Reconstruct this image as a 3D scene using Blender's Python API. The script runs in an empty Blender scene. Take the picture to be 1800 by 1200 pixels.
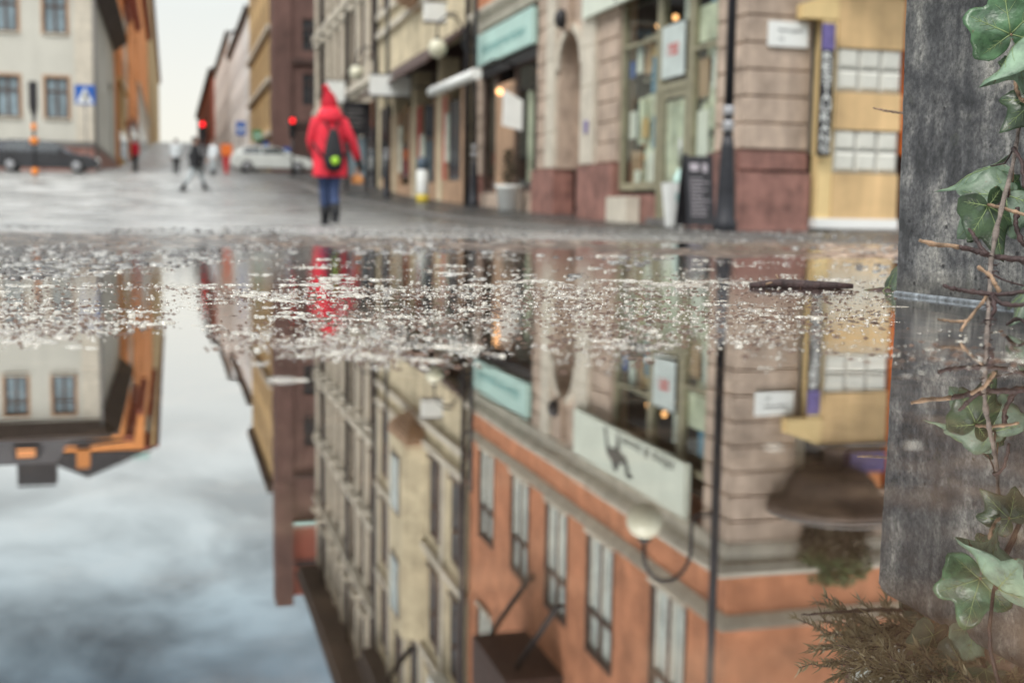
import bpy, bmesh, math, random
import numpy as np
from mathutils import Vector, Matrix, noise

# ------------------------------------------------------------------ camera
S = bpy.context.scene
C = S.collection
EYE = 0.09
PITCH, ROLL = math.radians(6.08), math.radians(0.85)
FPX = 2140.0
cam_data = bpy.data.cameras.new('camera')
cam_data.sensor_width = 36.0
cam_data.lens = 36.0 * FPX / 1800.0
cam_data.clip_start = 0.01
cam_data.clip_end = 3000.0
cam_data.dof.use_dof = True
cam_data.dof.focus_distance = 1.2
cam_data.dof.aperture_fstop = 5.7
cam = bpy.data.objects.new('camera', cam_data)
C.objects.link(cam)
CF = Vector((0, math.cos(PITCH), -math.sin(PITCH)))
CU0 = Vector((1, 0, 0)).cross(CF)
CR = math.cos(ROLL) * Vector((1, 0, 0)) + math.sin(ROLL) * CU0
CU = math.cos(ROLL) * CU0 - math.sin(ROLL) * Vector((1, 0, 0))
cam.matrix_world = Matrix(((CR.x, CU.x, -CF.x, 0), (CR.y, CU.y, -CF.y, 0), (CR.z, CU.z, -CF.z, EYE), (0, 0, 0, 1)))
S.camera = cam

# ------------------------------------------------------------------ sky and sun
SUN_EL, SUN_AZ = math.radians(52), math.radians(215)      # behind the camera, to the left
world = bpy.data.worlds.new('World')
S.world = world
world.use_nodes = True
nt = world.node_tree
nt.nodes.clear()
def N(tree, kind, **kw):
    n = tree.nodes.new(kind)
    for k, v in kw.items():
        if k.startswith('i_'):
            n.inputs[k[2:]].default_value = v
        else:
            setattr(n, k, v)
    return n
out = N(nt, 'ShaderNodeOutputWorld')
bg = N(nt, 'ShaderNodeBackground')
bg.inputs['Strength'].default_value = 0.1
sky = N(nt, 'ShaderNodeTexSky')
sky.sky_type = 'NISHITA'
sky.sun_disc = False
sky.sun_elevation = SUN_EL
sky.sun_rotation = SUN_AZ
sky.dust_density = 3.0
tc = N(nt, 'ShaderNodeTexCoord')
sep = N(nt, 'ShaderNodeSeparateXYZ')
nt.links.new(tc.outputs['Generated'], sep.inputs[0])
# cloud sheet: project the view direction onto a flat ceiling so that clouds stretch near the horizon
zc = N(nt, 'ShaderNodeMath', operation='ADD'); zc.inputs[1].default_value = 0.16
nt.links.new(sep.outputs['Z'], zc.inputs[0])
zm = N(nt, 'ShaderNodeMath', operation='MAXIMUM'); zm.inputs[1].default_value = 0.05
nt.links.new(zc.outputs[0], zm.inputs[0])
dx = N(nt, 'ShaderNodeMath', operation='DIVIDE'); nt.links.new(sep.outputs['X'], dx.inputs[0]); nt.links.new(zm.outputs[0], dx.inputs[1])
dy = N(nt, 'ShaderNodeMath', operation='DIVIDE'); nt.links.new(sep.outputs['Y'], dy.inputs[0]); nt.links.new(zm.outputs[0], dy.inputs[1])
cmb = N(nt, 'ShaderNodeCombineXYZ')
nt.links.new(dx.outputs[0], cmb.inputs[0]); nt.links.new(dy.outputs[0], cmb.inputs[1])
nz = N(nt, 'ShaderNodeTexNoise'); nz.inputs['Scale'].default_value = 2.9; nz.inputs['Detail'].default_value = 6; nz.inputs['Roughness'].default_value = 0.55
nz.inputs['Distortion'].default_value = 0.3
nt.links.new(cmb.outputs[0], nz.inputs['Vector'])
# altitude profile: white at the horizon, greyer and bluer higher up, light again overhead
alt = N(nt, 'ShaderNodeMapRange'); alt.inputs['From Min'].default_value = 0.0; alt.inputs['From Max'].default_value = 1.0
nt.links.new(sep.outputs['Z'], alt.inputs['Value'])
ramp = N(nt, 'ShaderNodeValToRGB')
cr = ramp.color_ramp
cr.elements[0].position = 0.0; cr.elements[0].color = (0.75, 0.725, 0.635, 1)
cr.elements[1].position = 1.0; cr.elements[1].color = (1.15, 1.16, 1.18, 1)
for p_, c_ in ((0.10, (0.69, 0.69, 0.64, 1)), (0.19, (0.62, 0.655, 0.64, 1)), (0.25, (0.50, 0.565, 0.575, 1)), (0.305, (0.34, 0.42, 0.455, 1)), (0.36, (0.16, 0.225, 0.27, 1)), (0.46, (0.55, 0.58, 0.61, 1)), (0.65, (1.05, 1.07, 1.1, 1))):
    e = cr.elements.new(p_); e.color = c_
nt.links.new(alt.outputs[0], ramp.inputs[0])
cl = N(nt, 'ShaderNodeMapRange'); cl.inputs['From Min'].default_value = 0.37; cl.inputs['From Max'].default_value = 0.60
cl.inputs['To Min'].default_value = 0.38; cl.inputs['To Max'].default_value = 1.55
nt.links.new(nz.outputs[0], cl.inputs['Value'])
# the clouds' contrast grows with altitude
con = N(nt, 'ShaderNodeMapRange'); con.inputs['From Min'].default_value = 0.15; con.inputs['From Max'].default_value = 0.33
nt.links.new(sep.outputs['Z'], con.inputs['Value'])
mixc = N(nt, 'ShaderNodeMix'); mixc.data_type = 'FLOAT'
nt.links.new(con.outputs[0], mixc.inputs[0]); mixc.inputs[2].default_value = 1.0; nt.links.new(cl.outputs[0], mixc.inputs[3])
mulc = N(nt, 'ShaderNodeMix'); mulc.data_type = 'RGBA'; mulc.blend_type = 'MULTIPLY'; mulc.inputs[0].default_value = 1.0
nt.links.new(ramp.outputs[0], mulc.inputs[6]); nt.links.new(mixc.outputs[0], mulc.inputs[7])
sc10 = N(nt, 'ShaderNodeMix'); sc10.data_type = 'RGBA'; sc10.blend_type = 'MULTIPLY'; sc10.inputs[0].default_value = 1.0; sc10.clamp_result = False
sc10.inputs[7].default_value = (10, 10, 10, 1)
# the half of the sky behind the camera, where the sun stands behind thin cloud, is brighter
bk = N(nt, 'ShaderNodeMapRange'); bk.inputs['From Min'].default_value = 0.15; bk.inputs['From Max'].default_value = -0.6; bk.inputs['To Min'].default_value = 1.0; bk.inputs['To Max'].default_value = 2.2
nt.links.new(sep.outputs['Y'], bk.inputs['Value'])
mulb = N(nt, 'ShaderNodeMix'); mulb.data_type = 'RGBA'; mulb.blend_type = 'MULTIPLY'; mulb.inputs[0].default_value = 1.0; mulb.clamp_result = False
bh = N(nt, 'ShaderNodeMapRange'); bh.inputs['From Min'].default_value = 0.22; bh.inputs['From Max'].default_value = 0.45
nt.links.new(sep.outputs['Z'], bh.inputs['Value'])
bmx = N(nt, 'ShaderNodeMix'); bmx.data_type = 'FLOAT'; bmx.inputs[2].default_value = 0.75
nt.links.new(bh.outputs[0], bmx.inputs[0]); nt.links.new(bk.outputs[0], bmx.inputs[3])
# low down behind the camera the sky is dimmed to weaken glass reflections; plain in front
bfr = N(nt, 'ShaderNodeMapRange'); bfr.inputs['From Min'].default_value = 0.1; bfr.inputs['From Max'].default_value = -0.2
nt.links.new(sep.outputs['Y'], bfr.inputs['Value'])
bm2 = N(nt, 'ShaderNodeMix'); bm2.data_type = 'FLOAT'; bm2.inputs[2].default_value = 1.0
nt.links.new(bfr.outputs[0], bm2.inputs[0]); nt.links.new(bmx.outputs[0], bm2.inputs[3])
nt.links.new(mulc.outputs[2], mulb.inputs[6]); nt.links.new(bm2.outputs[0], mulb.inputs[7])
nt.links.new(mulb.outputs[2], sc10.inputs[6])
mixs = N(nt, 'ShaderNodeMix'); mixs.data_type = 'RGBA'; mixs.inputs[0].default_value = 0.93
nt.links.new(sky.outputs[0], mixs.inputs[6]); nt.links.new(sc10.outputs[2], mixs.inputs[7])
nt.links.new(mixs.outputs[2], bg.inputs['Color'])
nt.links.new(bg.outputs[0], out.inputs['Surface'])

sun_data = bpy.data.lights.new('sun', 'SUN')
sun_data.energy = 1.5
sun_data.angle = math.radians(16)
sun_data.color = (1.0, 0.96, 0.90)
sun = bpy.data.objects.new('sun', sun_data)
C.objects.link(sun)
# sky sun_rotation is measured clockwise from +Y seen from above
sd = Vector((math.sin(SUN_AZ) * math.cos(SUN_EL), math.cos(SUN_AZ) * math.cos(SUN_EL), math.sin(SUN_EL)))
sun.rotation_euler = sd.to_track_quat('Z', 'Y').to_euler()

S.view_settings.view_transform = 'Standard'
S.view_settings.look = 'None'
S.view_settings.exposure = 0.48
S.view_settings.gamma = 1.0
S.cycles.max_bounces = 8
S.cycles.transparent_max_bounces = 24

# ------------------------------------------------------------------ frames and helpers
A = math.radians(15.66)                      # the street runs 15.7 degrees left of the view
SA, CA = math.sin(A), math.cos(A)
RF = 7.84                                    # street face of the right-hand houses
def W(r, u, z):                              # street frame (r to the right, u along the street) -> world
    return Vector((-SA * u + CA * r, CA * u + SA * r, z))
def ray(px, py):
    return CF + CR * ((px - 900) / FPX) - CU * ((py - 600) / FPX)
def at(px, py, D, mirror=False):             # world point on the sight line at depth D (mirror: seen in the puddle)
    d = ray(px, py)
    t = D / d.y
    p = Vector((0, 0, EYE)) + d * t
    if mirror:
        p.z = -p.z
    return p

ORG = {}
def tag(o, label=None, cat=None, group=None, kind=None):
    if label: o['label'] = label
    if cat: o['category'] = cat
    if group: o['group'] = group
    if kind: o['kind'] = kind
    return o
def thing(name, r, u, z, label, cat, group=None):          # an Empty in the street frame
    o = bpy.data.objects.new(name, None)
    C.objects.link(o)
    o.location = W(r, u, z)
    o.rotation_euler = (0, 0, A)
    o.empty_display_size = 0.3
    ORG[o.name] = (r, u, z)
    return tag(o, label, cat, group)
def wthing(name, p, label, cat, group=None, rotz=0.0):     # an Empty in world axes
    o = bpy.data.objects.new(name, None)
    C.objects.link(o)
    o.location = p
    o.rotation_euler = (0, 0, rotz)
    return tag(o, label, cat, group)
def copy_tree(o, parent=None):
    c = o.copy(); C.objects.link(c); c.parent = parent
    for ch in list(o.children):
        copy_tree(ch, c)
    return c

class MB:
    def __init__(self):
        self.v, self.f, self.m = [], [], []
        self.mi = 0
        self.smooth = set()
    def add(self, verts, faces, smooth=False):
        b = len(self.v)
        self.v += [tuple(x) for x in verts]
        for f in faces:
            if smooth: self.smooth.add(len(self.f))
            self.f.append(tuple(i + b for i in f)); self.m.append(self.mi)
    def box(self, a0, a1, b0, b1, c0, c1):
        v = [(x, y, z) for x in (a0, a1) for y in (b0, b1) for z in (c0, c1)]
        self.add(v, [(0, 1, 3, 2), (4, 6, 7, 5), (0, 4, 5, 1), (2, 3, 7, 6), (0, 2, 6, 4), (1, 5, 7, 3)])
    def mbox(self, m, s0, s1, z0, z1, d0, d1):
        v = [m(s, z, d) for s in (s0, s1) for z in (z0, z1) for d in (d0, d1)]
        self.add(v, [(0, 1, 3, 2), (4, 6, 7, 5), (0, 4, 5, 1), (2, 3, 7, 6), (0, 2, 6, 4), (1, 5, 7, 3)])
    def quad(self, a, b, c, d):
        self.add([a, b, c, d], [(0, 1, 2, 3)])
    def tube(self, pts, rad, seg=8, cap=True, smooth=True):
        pts = [Vector(p) for p in pts]
        if not hasattr(rad, '__len__'): rad = [rad] * len(pts)
        rings, prev = [], None
        for i, p in enumerate(pts):
            t = (pts[min(i + 1, len(pts) - 1)] - pts[max(i - 1, 0)])
            if t.length < 1e-9: t = Vector((0, 0, 1))
            t.normalize()
            if prev is None:
                n = t.orthogonal().normalized()
            else:
                n = prev - t * prev.dot(t)
                n = n.normalized() if n.length > 1e-6 else t.orthogonal().normalized()
            prev = n
            b = t.cross(n)
            rr = rad[i]
            ra, rb = (rr if hasattr(rr, '__len__') else (rr, rr))
            rings.append([p + n * (math.cos(k * 2 * math.pi / seg) * ra) + b * (math.sin(k * 2 * math.pi / seg) * rb) for k in range(seg)])
        self.rings(rings, cap, smooth)
    def rings(self, rings, cap=True, smooth=True):
        seg = len(rings[0]); v = [x for r in rings for x in r]; f = []
        for i in range(len(rings) - 1):
            for k in range(seg):
                k2 = (k + 1) % seg
                f.append((i * seg + k, i * seg + k2, (i + 1) * seg + k2, (i + 1) * seg + k))
        self.add(v, f, smooth)
        if cap:
            b = len(self.v) - len(v)
            self.f.append(tuple(b + k for k in range(seg))); self.m.append(self.mi)
            self.f.append(tuple(b + (len(rings) - 1) * seg + k for k in range(seg))); self.m.append(self.mi)
    def lathe(self, c, prof, seg=20, smooth=True, cap=True):
        self.rings([[(c[0] + rr * math.cos(k * 2 * math.pi / seg), c[1] + rr * math.sin(k * 2 * math.pi / seg), c[2] + z) for k in range(seg)] for rr, z in prof], cap, smooth)
    def sphere(self, c, r, seg=16, ry=None, rz=None):
        ry = ry or r; rz = rz or r
        n = max(6, seg // 2)
        self.rings([[(c[0] + r * math.sin(math.pi * i / n) * math.cos(k * 2 * math.pi / seg), c[1] + ry * math.sin(math.pi * i / n) * math.sin(k * 2 * math.pi / seg), c[2] - rz * math.cos(math.pi * i / n)) for k in range(seg)] for i in [0.03] + list(range(1, n)) + [n - 0.03]])
    def extrude(self, poly, fn0, fn1):       # closed outline, two end maps
        n = len(poly)
        v = [fn0(p) for p in poly] + [fn1(p) for p in poly]
        f = [(i, (i + 1) % n, n + (i + 1) % n, n + i) for i in range(n)]
        f += [tuple(range(n)), tuple(range(n, 2 * n))]
        self.add(v, f)
    def wall(self, m, s0, s1, z0, z1, openings, depth):
        ss = sorted(set([s0, s1] + [x for o in openings for x in o[:2] if s0 < x < s1]))
        zs = sorted(set([z0, z1] + [x for o in openings for x in o[2:4] if z0 < x < z1]))
        for i in range(len(ss) - 1):
            for j in range(len(zs) - 1):
                cs, cz = (ss[i] + ss[i + 1]) / 2, (zs[j] + zs[j + 1]) / 2
                if any(o[0] < cs < o[1] and o[2] < cz < o[3] for o in openings): continue
                self.quad(m(ss[i], zs[j], 0), m(ss[i + 1], zs[j], 0), m(ss[i + 1], zs[j + 1], 0), m(ss[i], zs[j + 1], 0))
        for a, b, c, d in [o[:4] for o in openings]:
            self.quad(m(a, c, 0), m(b, c, 0), m(b, c, depth), m(a, c, depth))
            self.quad(m(a, d, 0), m(b, d, 0), m(b, d, depth), m(a, d, depth))
            self.quad(m(a, c, 0), m(a, d, 0), m(a, d, depth), m(a, c, depth))
            self.quad(m(b, c, 0), m(b, d, 0), m(b, d, depth), m(b, c, depth))
    def build(self, name, mats, parent=None, org=None, world=False):
        me = bpy.data.meshes.new(name)
        if org is None: org = ORG.get(parent.name, (0, 0, 0)) if parent else (0, 0, 0)
        v = [(x[0] - org[0], x[1] - org[1], x[2] - org[2]) for x in self.v]
        me.from_pydata(v, [], self.f)
        if not isinstance(mats, (list, tuple)): mats = [mats]
        for m_ in mats: me.materials.append(m_)
        me.polygons.foreach_set('material_index', self.m)
        sm = [i in self.smooth for i in range(len(self.f))]
        me.polygons.foreach_set('use_smooth', sm)
        bm = bmesh.new(); bm.from_mesh(me)
        bmesh.ops.remove_doubles(bm, verts=bm.verts, dist=1e-6)
        bmesh.ops.recalc_face_normals(bm, faces=bm.faces)
        bm.to_mesh(me); bm.free()
        o = bpy.data.objects.new(name, me)
        C.objects.link(o)
        if parent:
            o.parent = parent
            if parent.name in ORG: ORG[o.name] = ORG[parent.name]
        return o
    def place(self, name, mats, r, u, z, label, cat, group=None, kind=None):   # a thing that is one mesh, in the street frame
        o = self.build(name, mats, None, org=(r, u, z))
        o.location = W(r, u, z); o.rotation_euler = (0, 0, A)
        ORG[o.name] = (r, u, z)
        return tag(o, label, cat, group, kind)

def text_into(mb, m, string, s_c, z_c, height, width=None, d=-0.01, flip=1, extrude=0.004, slant=0.0, vertical=False):
    cu = bpy.data.curves.new('lettering', 'FONT'); cu.body = string; cu.size = 1.0; cu.extrude = 0.0
    cu.align_x = 'CENTER'; cu.align_y = 'CENTER'; cu.shear = slant; cu.offset = 0.012
    o = bpy.data.objects.new('lettering', cu); C.objects.link(o)
    dg = bpy.context.evaluated_depsgraph_get()
    me = bpy.data.meshes.new_from_object(o.evaluated_get(dg))
    bpy.data.objects.remove(o)
    if not len(me.vertices): return
    xs = [v.co.x for v in me.vertices]; ys = [v.co.y for v in me.vertices]
    w, h = max(xs) - min(xs), max(ys) - min(ys)
    k = height / h; kx = (width / w) if width else k
    cx, cy = (max(xs) + min(xs)) / 2, (max(ys) + min(ys)) / 2
    mb.add([m(s_c + flip * (v.co.x - cx) * kx, z_c + (v.co.y - cy) * k, d) for v in me.vertices], [tuple(p.vertices) for p in me.polygons])
    bpy.data.meshes.remove(me); bpy.data.curves.remove(cu)

# ------------------------------------------------------------------ materials
def mat(name, col, rough=0.75, var=0.25, scale=3.0, bump=0.15, bscale=40.0, streak=0.0, spec=0.4, metal=0.0, col2=None, detail=5, coat=0.0):
    m = bpy.data.materials.new(name); m.use_nodes = True
    t = m.node_tree; b = t.nodes['Principled BSDF']
    tcx = N(t, 'ShaderNodeTexCoord')
    nz = N(t, 'ShaderNodeTexNoise'); nz.inputs['Scale'].default_value = scale; nz.inputs['Detail'].default_value = detail; nz.inputs['Roughness'].default_value = 0.62
    t.links.new(tcx.outputs['Object'], nz.inputs['Vector'])
    fac = nz.outputs[0]
    if streak > 0:
        mp = N(t, 'ShaderNodeMapping'); mp.inputs['Scale'].default_value = (1.0, 1.0, 0.09)
        t.links.new(tcx.outputs['Object'], mp.inputs[0])
        n2 = N(t, 'ShaderNodeTexNoise'); n2.inputs['Scale'].default_value = scale * 2.5; n2.inputs['Detail'].default_value = 6
        t.links.new(mp.outputs[0], n2.inputs['Vector'])
        mx = N(t, 'ShaderNodeMix'); mx.data_type = 'FLOAT'; mx.inputs[0].default_value = streak
        t.links.new(nz.outputs[0], mx.inputs[2]); t.links.new(n2.outputs[0], mx.inputs[3])
        fac = mx.outputs[0]
    rp = N(t, 'ShaderNodeValToRGB')
    c2 = col2 or tuple(min(1, x * (1 + var)) for x in col)
    c1 = tuple(x * (1 - var) for x in col)
    rp.color_ramp.elements[0].position = 0.33; rp.color_ramp.elements[0].color = (*c1, 1)
    rp.color_ramp.elements[1].position = 0.67; rp.color_ramp.elements[1].color = (*c2, 1)
    t.links.new(fac, rp.inputs[0]); t.links.new(rp.outputs[0], b.inputs['Base Color'])
    b.inputs['Roughness'].default_value = rough
    b.inputs['Specular IOR Level'].default_value = spec
    b.inputs['Metallic'].default_value = metal
    b.inputs['Coat Weight'].default_value = coat
    if bump > 0:
        n3 = N(t, 'ShaderNodeTexNoise'); n3.inputs['Scale'].default_value = bscale; n3.inputs['Detail'].default_value = 4
        t.links.new(tcx.outputs['Object'], n3.inputs['Vector'])
        bp = N(t, 'ShaderNodeBump'); bp.inputs['Strength'].default_value = bump; bp.inputs['Distance'].default_value = 0.02
        t.links.new(n3.outputs[0], bp.inputs['Height']); t.links.new(bp.outputs[0], b.inputs['Normal'])
    return m
def emit(name, col, strength):
    m = bpy.data.materials.new(name); m.use_nodes = True
    b = m.node_tree.nodes['Principled BSDF']
    b.inputs['Base Color'].default_value = (*col, 1)
    b.inputs['Emission Color'].default_value = (*col, 1); b.inputs['Emission Strength'].default_value = strength
    return m
def hx(s):
    c = [int(s[i:i + 2], 16) / 255 for i in (0, 2, 4)]
    return tuple(x / 12.92 if x <= 0.04045 else ((x + 0.055) / 1.055) ** 2.4 for x in c)

M = {}
M['stone'] = mat('pink_grey_stone', (0.43, 0.335, 0.262), 0.85, 0.42, 2.2, 0.35, 25, 0.3)
M['stone_light'] = mat('pale_stone', (0.55, 0.50, 0.41), 0.85, 0.2, 2.5, 0.25, 30, 0.3)
M['granite'] = mat('red_granite', (0.25, 0.125, 0.10), 0.6, 0.5, 3.5, 0.2, 60, 0.25)
M['orange'] = mat('orange_plaster', (0.47, 0.20, 0.105), 0.9, 0.40, 1.4, 0.25, 30, 0.18, detail=8)
M['orange2'] = mat('bright_orange_plaster', (0.72, 0.29, 0.095), 0.9, 0.22, 0.5, 0.2, 20, 0.4)
M['ochre'] = mat('ochre_plaster', (0.52, 0.36, 0.17), 0.9, 0.25, 0.4, 0.2, 20, 0.4)
M['cream'] = mat('cream_plaster', (0.55, 0.47, 0.32), 0.9, 0.36, 1.2, 0.25, 30, 0.25)
M['beige'] = mat('grey_beige_plaster', (0.42, 0.365, 0.285), 0.9, 0.38, 1.3, 0.25, 30, 0.25)
M['white_house'] = mat('off_white_plaster', (0.53, 0.515, 0.45), 0.9, 0.1, 0.5, 0.15, 30, 0.4)
M['brown'] = mat('red_brown_brick', (0.125, 0.068, 0.055), 0.85, 0.35, 0.8, 0.3, 20, 0.35)
M['brick_red'] = mat('brick_red_plaster', (0.30, 0.085, 0.055), 0.85, 0.25, 0.8, 0.2, 20, 0.3)
M['pale_grey'] = mat('pale_grey_plaster', (0.74, 0.74, 0.71), 0.9, 0.12, 0.3, 0.1, 20, 0.3)
M['dark'] = mat('dark_paint', (0.022, 0.020, 0.022), 0.5, 0.3, 6, 0.1, 50)
M['dark_wood'] = mat('dark_brown_wood', (0.060, 0.032, 0.025), 0.6, 0.35, 3, 0.2, 40, 0.5)
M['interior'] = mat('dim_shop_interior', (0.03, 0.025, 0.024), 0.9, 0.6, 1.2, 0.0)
M['roof'] = mat('dark_roof_sheet', (0.045, 0.043, 0.045), 0.55, 0.3, 0.6, 0.1, 20, 0.4)
M['gutter'] = mat('brown_eave_boards', (0.075, 0.058, 0.05), 0.8, 0.3, 1.0, 0.1, 20, 0.3)
M['frame_white'] = mat('white_window_paint', (0.62, 0.61, 0.54), 0.6, 0.12, 5, 0.05)
M['frame_brown'] = mat('brown_window_paint', (0.085, 0.052, 0.040), 0.6, 0.25, 5, 0.05)
M['frame_olive'] = mat('olive_window_paint', (0.26, 0.24, 0.16), 0.55, 0.2, 5, 0.05)
M['curtain'] = mat('pale_curtained_pane', (0.50, 0.54, 0.49), 0.12, 0.25, 1.5, 0.0, spec=0.6)
M['pane_dark'] = mat('dark_pane', (0.035, 0.04, 0.045), 0.06, 0.5, 0.8, 0.0, spec=0.9)
M['pane_blue'] = mat('blue_grey_pane', (0.19, 0.25, 0.28), 0.08, 0.35, 0.9, 0.0, spec=0.9)
M['white'] = mat('white_enamel', (0.78, 0.79, 0.75), 0.45, 0.06, 3, 0.03)
M['sign_mint'] = mat('mint_white_board', (0.62, 0.66, 0.56), 0.6, 0.08, 1.5, 0.03)
M['turq'] = mat('turquoise_board', (0.42, 0.60, 0.54), 0.5, 0.10, 0.8, 0.02)
M['turq_text'] = mat('teal_lettering', (0.16, 0.36, 0.34), 0.6, 0.1, 4, 0.0)
M['ink'] = mat('grey_lettering', (0.07, 0.075, 0.07), 0.7, 0.2, 4, 0.0)
M['red_ink'] = mat('red_lettering', (0.55, 0.09, 0.08), 0.6, 0.1, 4, 0.0)
M['violet'] = mat('violet_print', (0.15, 0.12, 0.30), 0.5, 0.3, 4, 0.0)
M['yellow'] = mat('ochre_yellow_board', (0.60, 0.41, 0.205), 0.7, 0.30, 1.6, 0.1, 40, 0.45)
M['yellow_pale'] = mat('pale_yellow_board', (0.70, 0.52, 0.25), 0.7, 0.12, 1.6, 0.05, 40, 0.4)
M['tile'] = mat('white_glass_block', (0.62, 0.61, 0.54), 0.15, 0.08, 2.5, 0.03, spec=0.6)
M['joint'] = mat('tile_joint', (0.28, 0.27, 0.24), 0.8, 0.2, 8, 0.0)
M['step'] = mat('grey_step_stone', (0.16, 0.15, 0.14), 0.5, 0.35, 5, 0.1)
M['urn'] = mat('brown_cast_iron', (0.105, 0.075, 0.06), 0.55, 0.35, 3, 0.2, 20)
M['post'] = mat('black_post_paint', (0.018, 0.018, 0.022), 0.4, 0.3, 8, 0.05)
M['globe'] = mat('opal_glass_globe', (0.60, 0.58, 0.44), 0.2, 0.03, 2, 0.0, spec=0.5)
M['amber'] = emit('amber_bulb', (1.0, 0.50, 0.20), 2.2)
M['red_lamp'] = emit('red_signal_lens', (1.0, 0.015, 0.02), 2.2)
M['orange_lamp'] = emit('orange_window_glow', (0.8, 0.33, 0.12), 0.22)
M['orange_paint'] = mat('orange_reflective_band', (0.80, 0.25, 0.03), 0.5, 0.1, 8, 0.0)
M['blue_sign'] = mat('blue_sign_sheet', (0.02, 0.10, 0.38), 0.4, 0.1, 4, 0.0)
M['green_sign'] = mat('green_sign_sheet', (0.03, 0.22, 0.09), 0.4, 0.1, 4, 0.0)
M['orange_sign'] = mat('orange_sign_sheet', (0.75, 0.17, 0.03), 0.5, 0.1, 4, 0.0)
M['red_paint'] = mat('red_paint', (0.45, 0.035, 0.035), 0.5, 0.15, 4, 0.0)
M['skin'] = mat('skin', (0.50, 0.30, 0.22), 0.55, 0.08, 20, 0.0)
M['red_coat'] = mat('red_coat_fabric', (0.62, 0.022, 0.042), 0.75, 0.32, 4, 0.25, 60)
M['red_knit'] = mat('dark_red_knit', (0.42, 0.012, 0.025), 0.9, 0.3, 30, 0.4, 90)
M['jeans'] = mat('blue_jeans', (0.035, 0.055, 0.12), 0.85, 0.35, 10, 0.2, 90)
M['pale_jeans'] = mat('pale_jeans', (0.42, 0.46, 0.47), 0.85, 0.12, 6, 0.1)
M['black_cloth'] = mat('black_cloth', (0.016, 0.016, 0.018), 0.8, 0.3, 12, 0.2, 60)
M['brown_cloth'] = mat('dark_brown_cloth', (0.045, 0.032, 0.030), 0.85, 0.3, 12, 0.2, 60)
M['white_cloth'] = mat('pale_cloth', (0.60, 0.63, 0.64), 0.85, 0.12, 8, 0.1)
M['hair'] = mat('dark_hair', (0.03, 0.02, 0.016), 0.6, 0.3, 20, 0.2)
M['lime'] = mat('lime_emblem', (0.35, 0.62, 0.04), 0.6, 0.1, 8, 0.0)
M['orange_bag'] = mat('orange_tan_bag', (0.52, 0.22, 0.07), 0.7, 0.25, 8, 0.0)
M['silver'] = mat('silver_car_paint', (0.66, 0.68, 0.64), 0.22, 0.05, 2, 0.0, spec=0.6, coat=0.6)
M['black_car'] = mat('black_car_paint', (0.022, 0.023, 0.028), 0.25, 0.2, 2, 0.0, spec=0.5, coat=0.6)
M['glass_car'] = mat('car_glass', (0.02, 0.028, 0.028), 0.12, 0.3, 2, 0.0, spec=0.9)
M['tyre'] = mat('tyre_rubber', (0.018, 0.018, 0.018), 0.8, 0.2, 20, 0.0)
M['rim'] = mat('alloy_rim', (0.40, 0.40, 0.41), 0.35, 0.1, 10, 0.0, metal=0.6)
M['tail'] = mat('red_tail_lens', (0.50, 0.03, 0.03), 0.2, 0.1, 4, 0.0)
M['headlight'] = mat('clear_head_lens', (0.65, 0.65, 0.62), 0.1, 0.1, 4, 0.0)
M['tan'] = mat('tan_display_panel', (0.42, 0.27, 0.17), 0.8, 0.2, 1.5, 0.0)
M['display'] = mat('pale_goods_and_reflection', (0.62, 0.64, 0.52), 0.6, 0.4, 2.0, 0.0)
M['display_blue'] = mat('blue_display_goods', (0.05, 0.20, 0.34), 0.5, 0.4, 3, 0.0)
M['foliage_dark'] = mat('brown_green_foliage', (0.055, 0.045, 0.025), 0.7, 0.5, 5, 0.0)
M['foliage_green'] = mat('green_foliage', (0.065, 0.095, 0.030), 0.6, 0.4, 5, 0.0)
M['heather'] = mat('olive_heather_needles', (0.19, 0.16, 0.085), 0.5, 0.45, 30, 0.0, spec=0.5)
M['bark'] = mat('dark_vine_bark', (0.040, 0.022, 0.020), 0.55, 0.5, 90, 0.3, 300)
M['bark_grey'] = mat('grey_vine_bark', (0.16, 0.13, 0.11), 0.7, 0.5, 60, 0.4, 250)
M['tan_bark'] = mat('tan_bare_twig', (0.22, 0.145, 0.09), 0.6, 0.6, 70, 0.3, 250)
M['leaf_dark'] = mat('dark_green_ivy', (0.028, 0.068, 0.026), 0.36, 0.55, 55, 0.10, 160, spec=0.5, col2=(0.060, 0.120, 0.052))
M['leaf_pale'] = mat('pale_green_ivy', (0.080, 0.130, 0.082), 0.45, 0.45, 45, 0.10, 160, spec=0.4, col2=(0.155, 0.225, 0.150))
M['leaf_brown'] = mat('brown_withered_leaf', (0.085, 0.050, 0.030), 0.6, 0.5, 40, 0.2, 120)
M['vein'] = mat('yellow_green_vein', (0.19, 0.255, 0.105), 0.5, 0.2, 30, 0.0)
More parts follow.
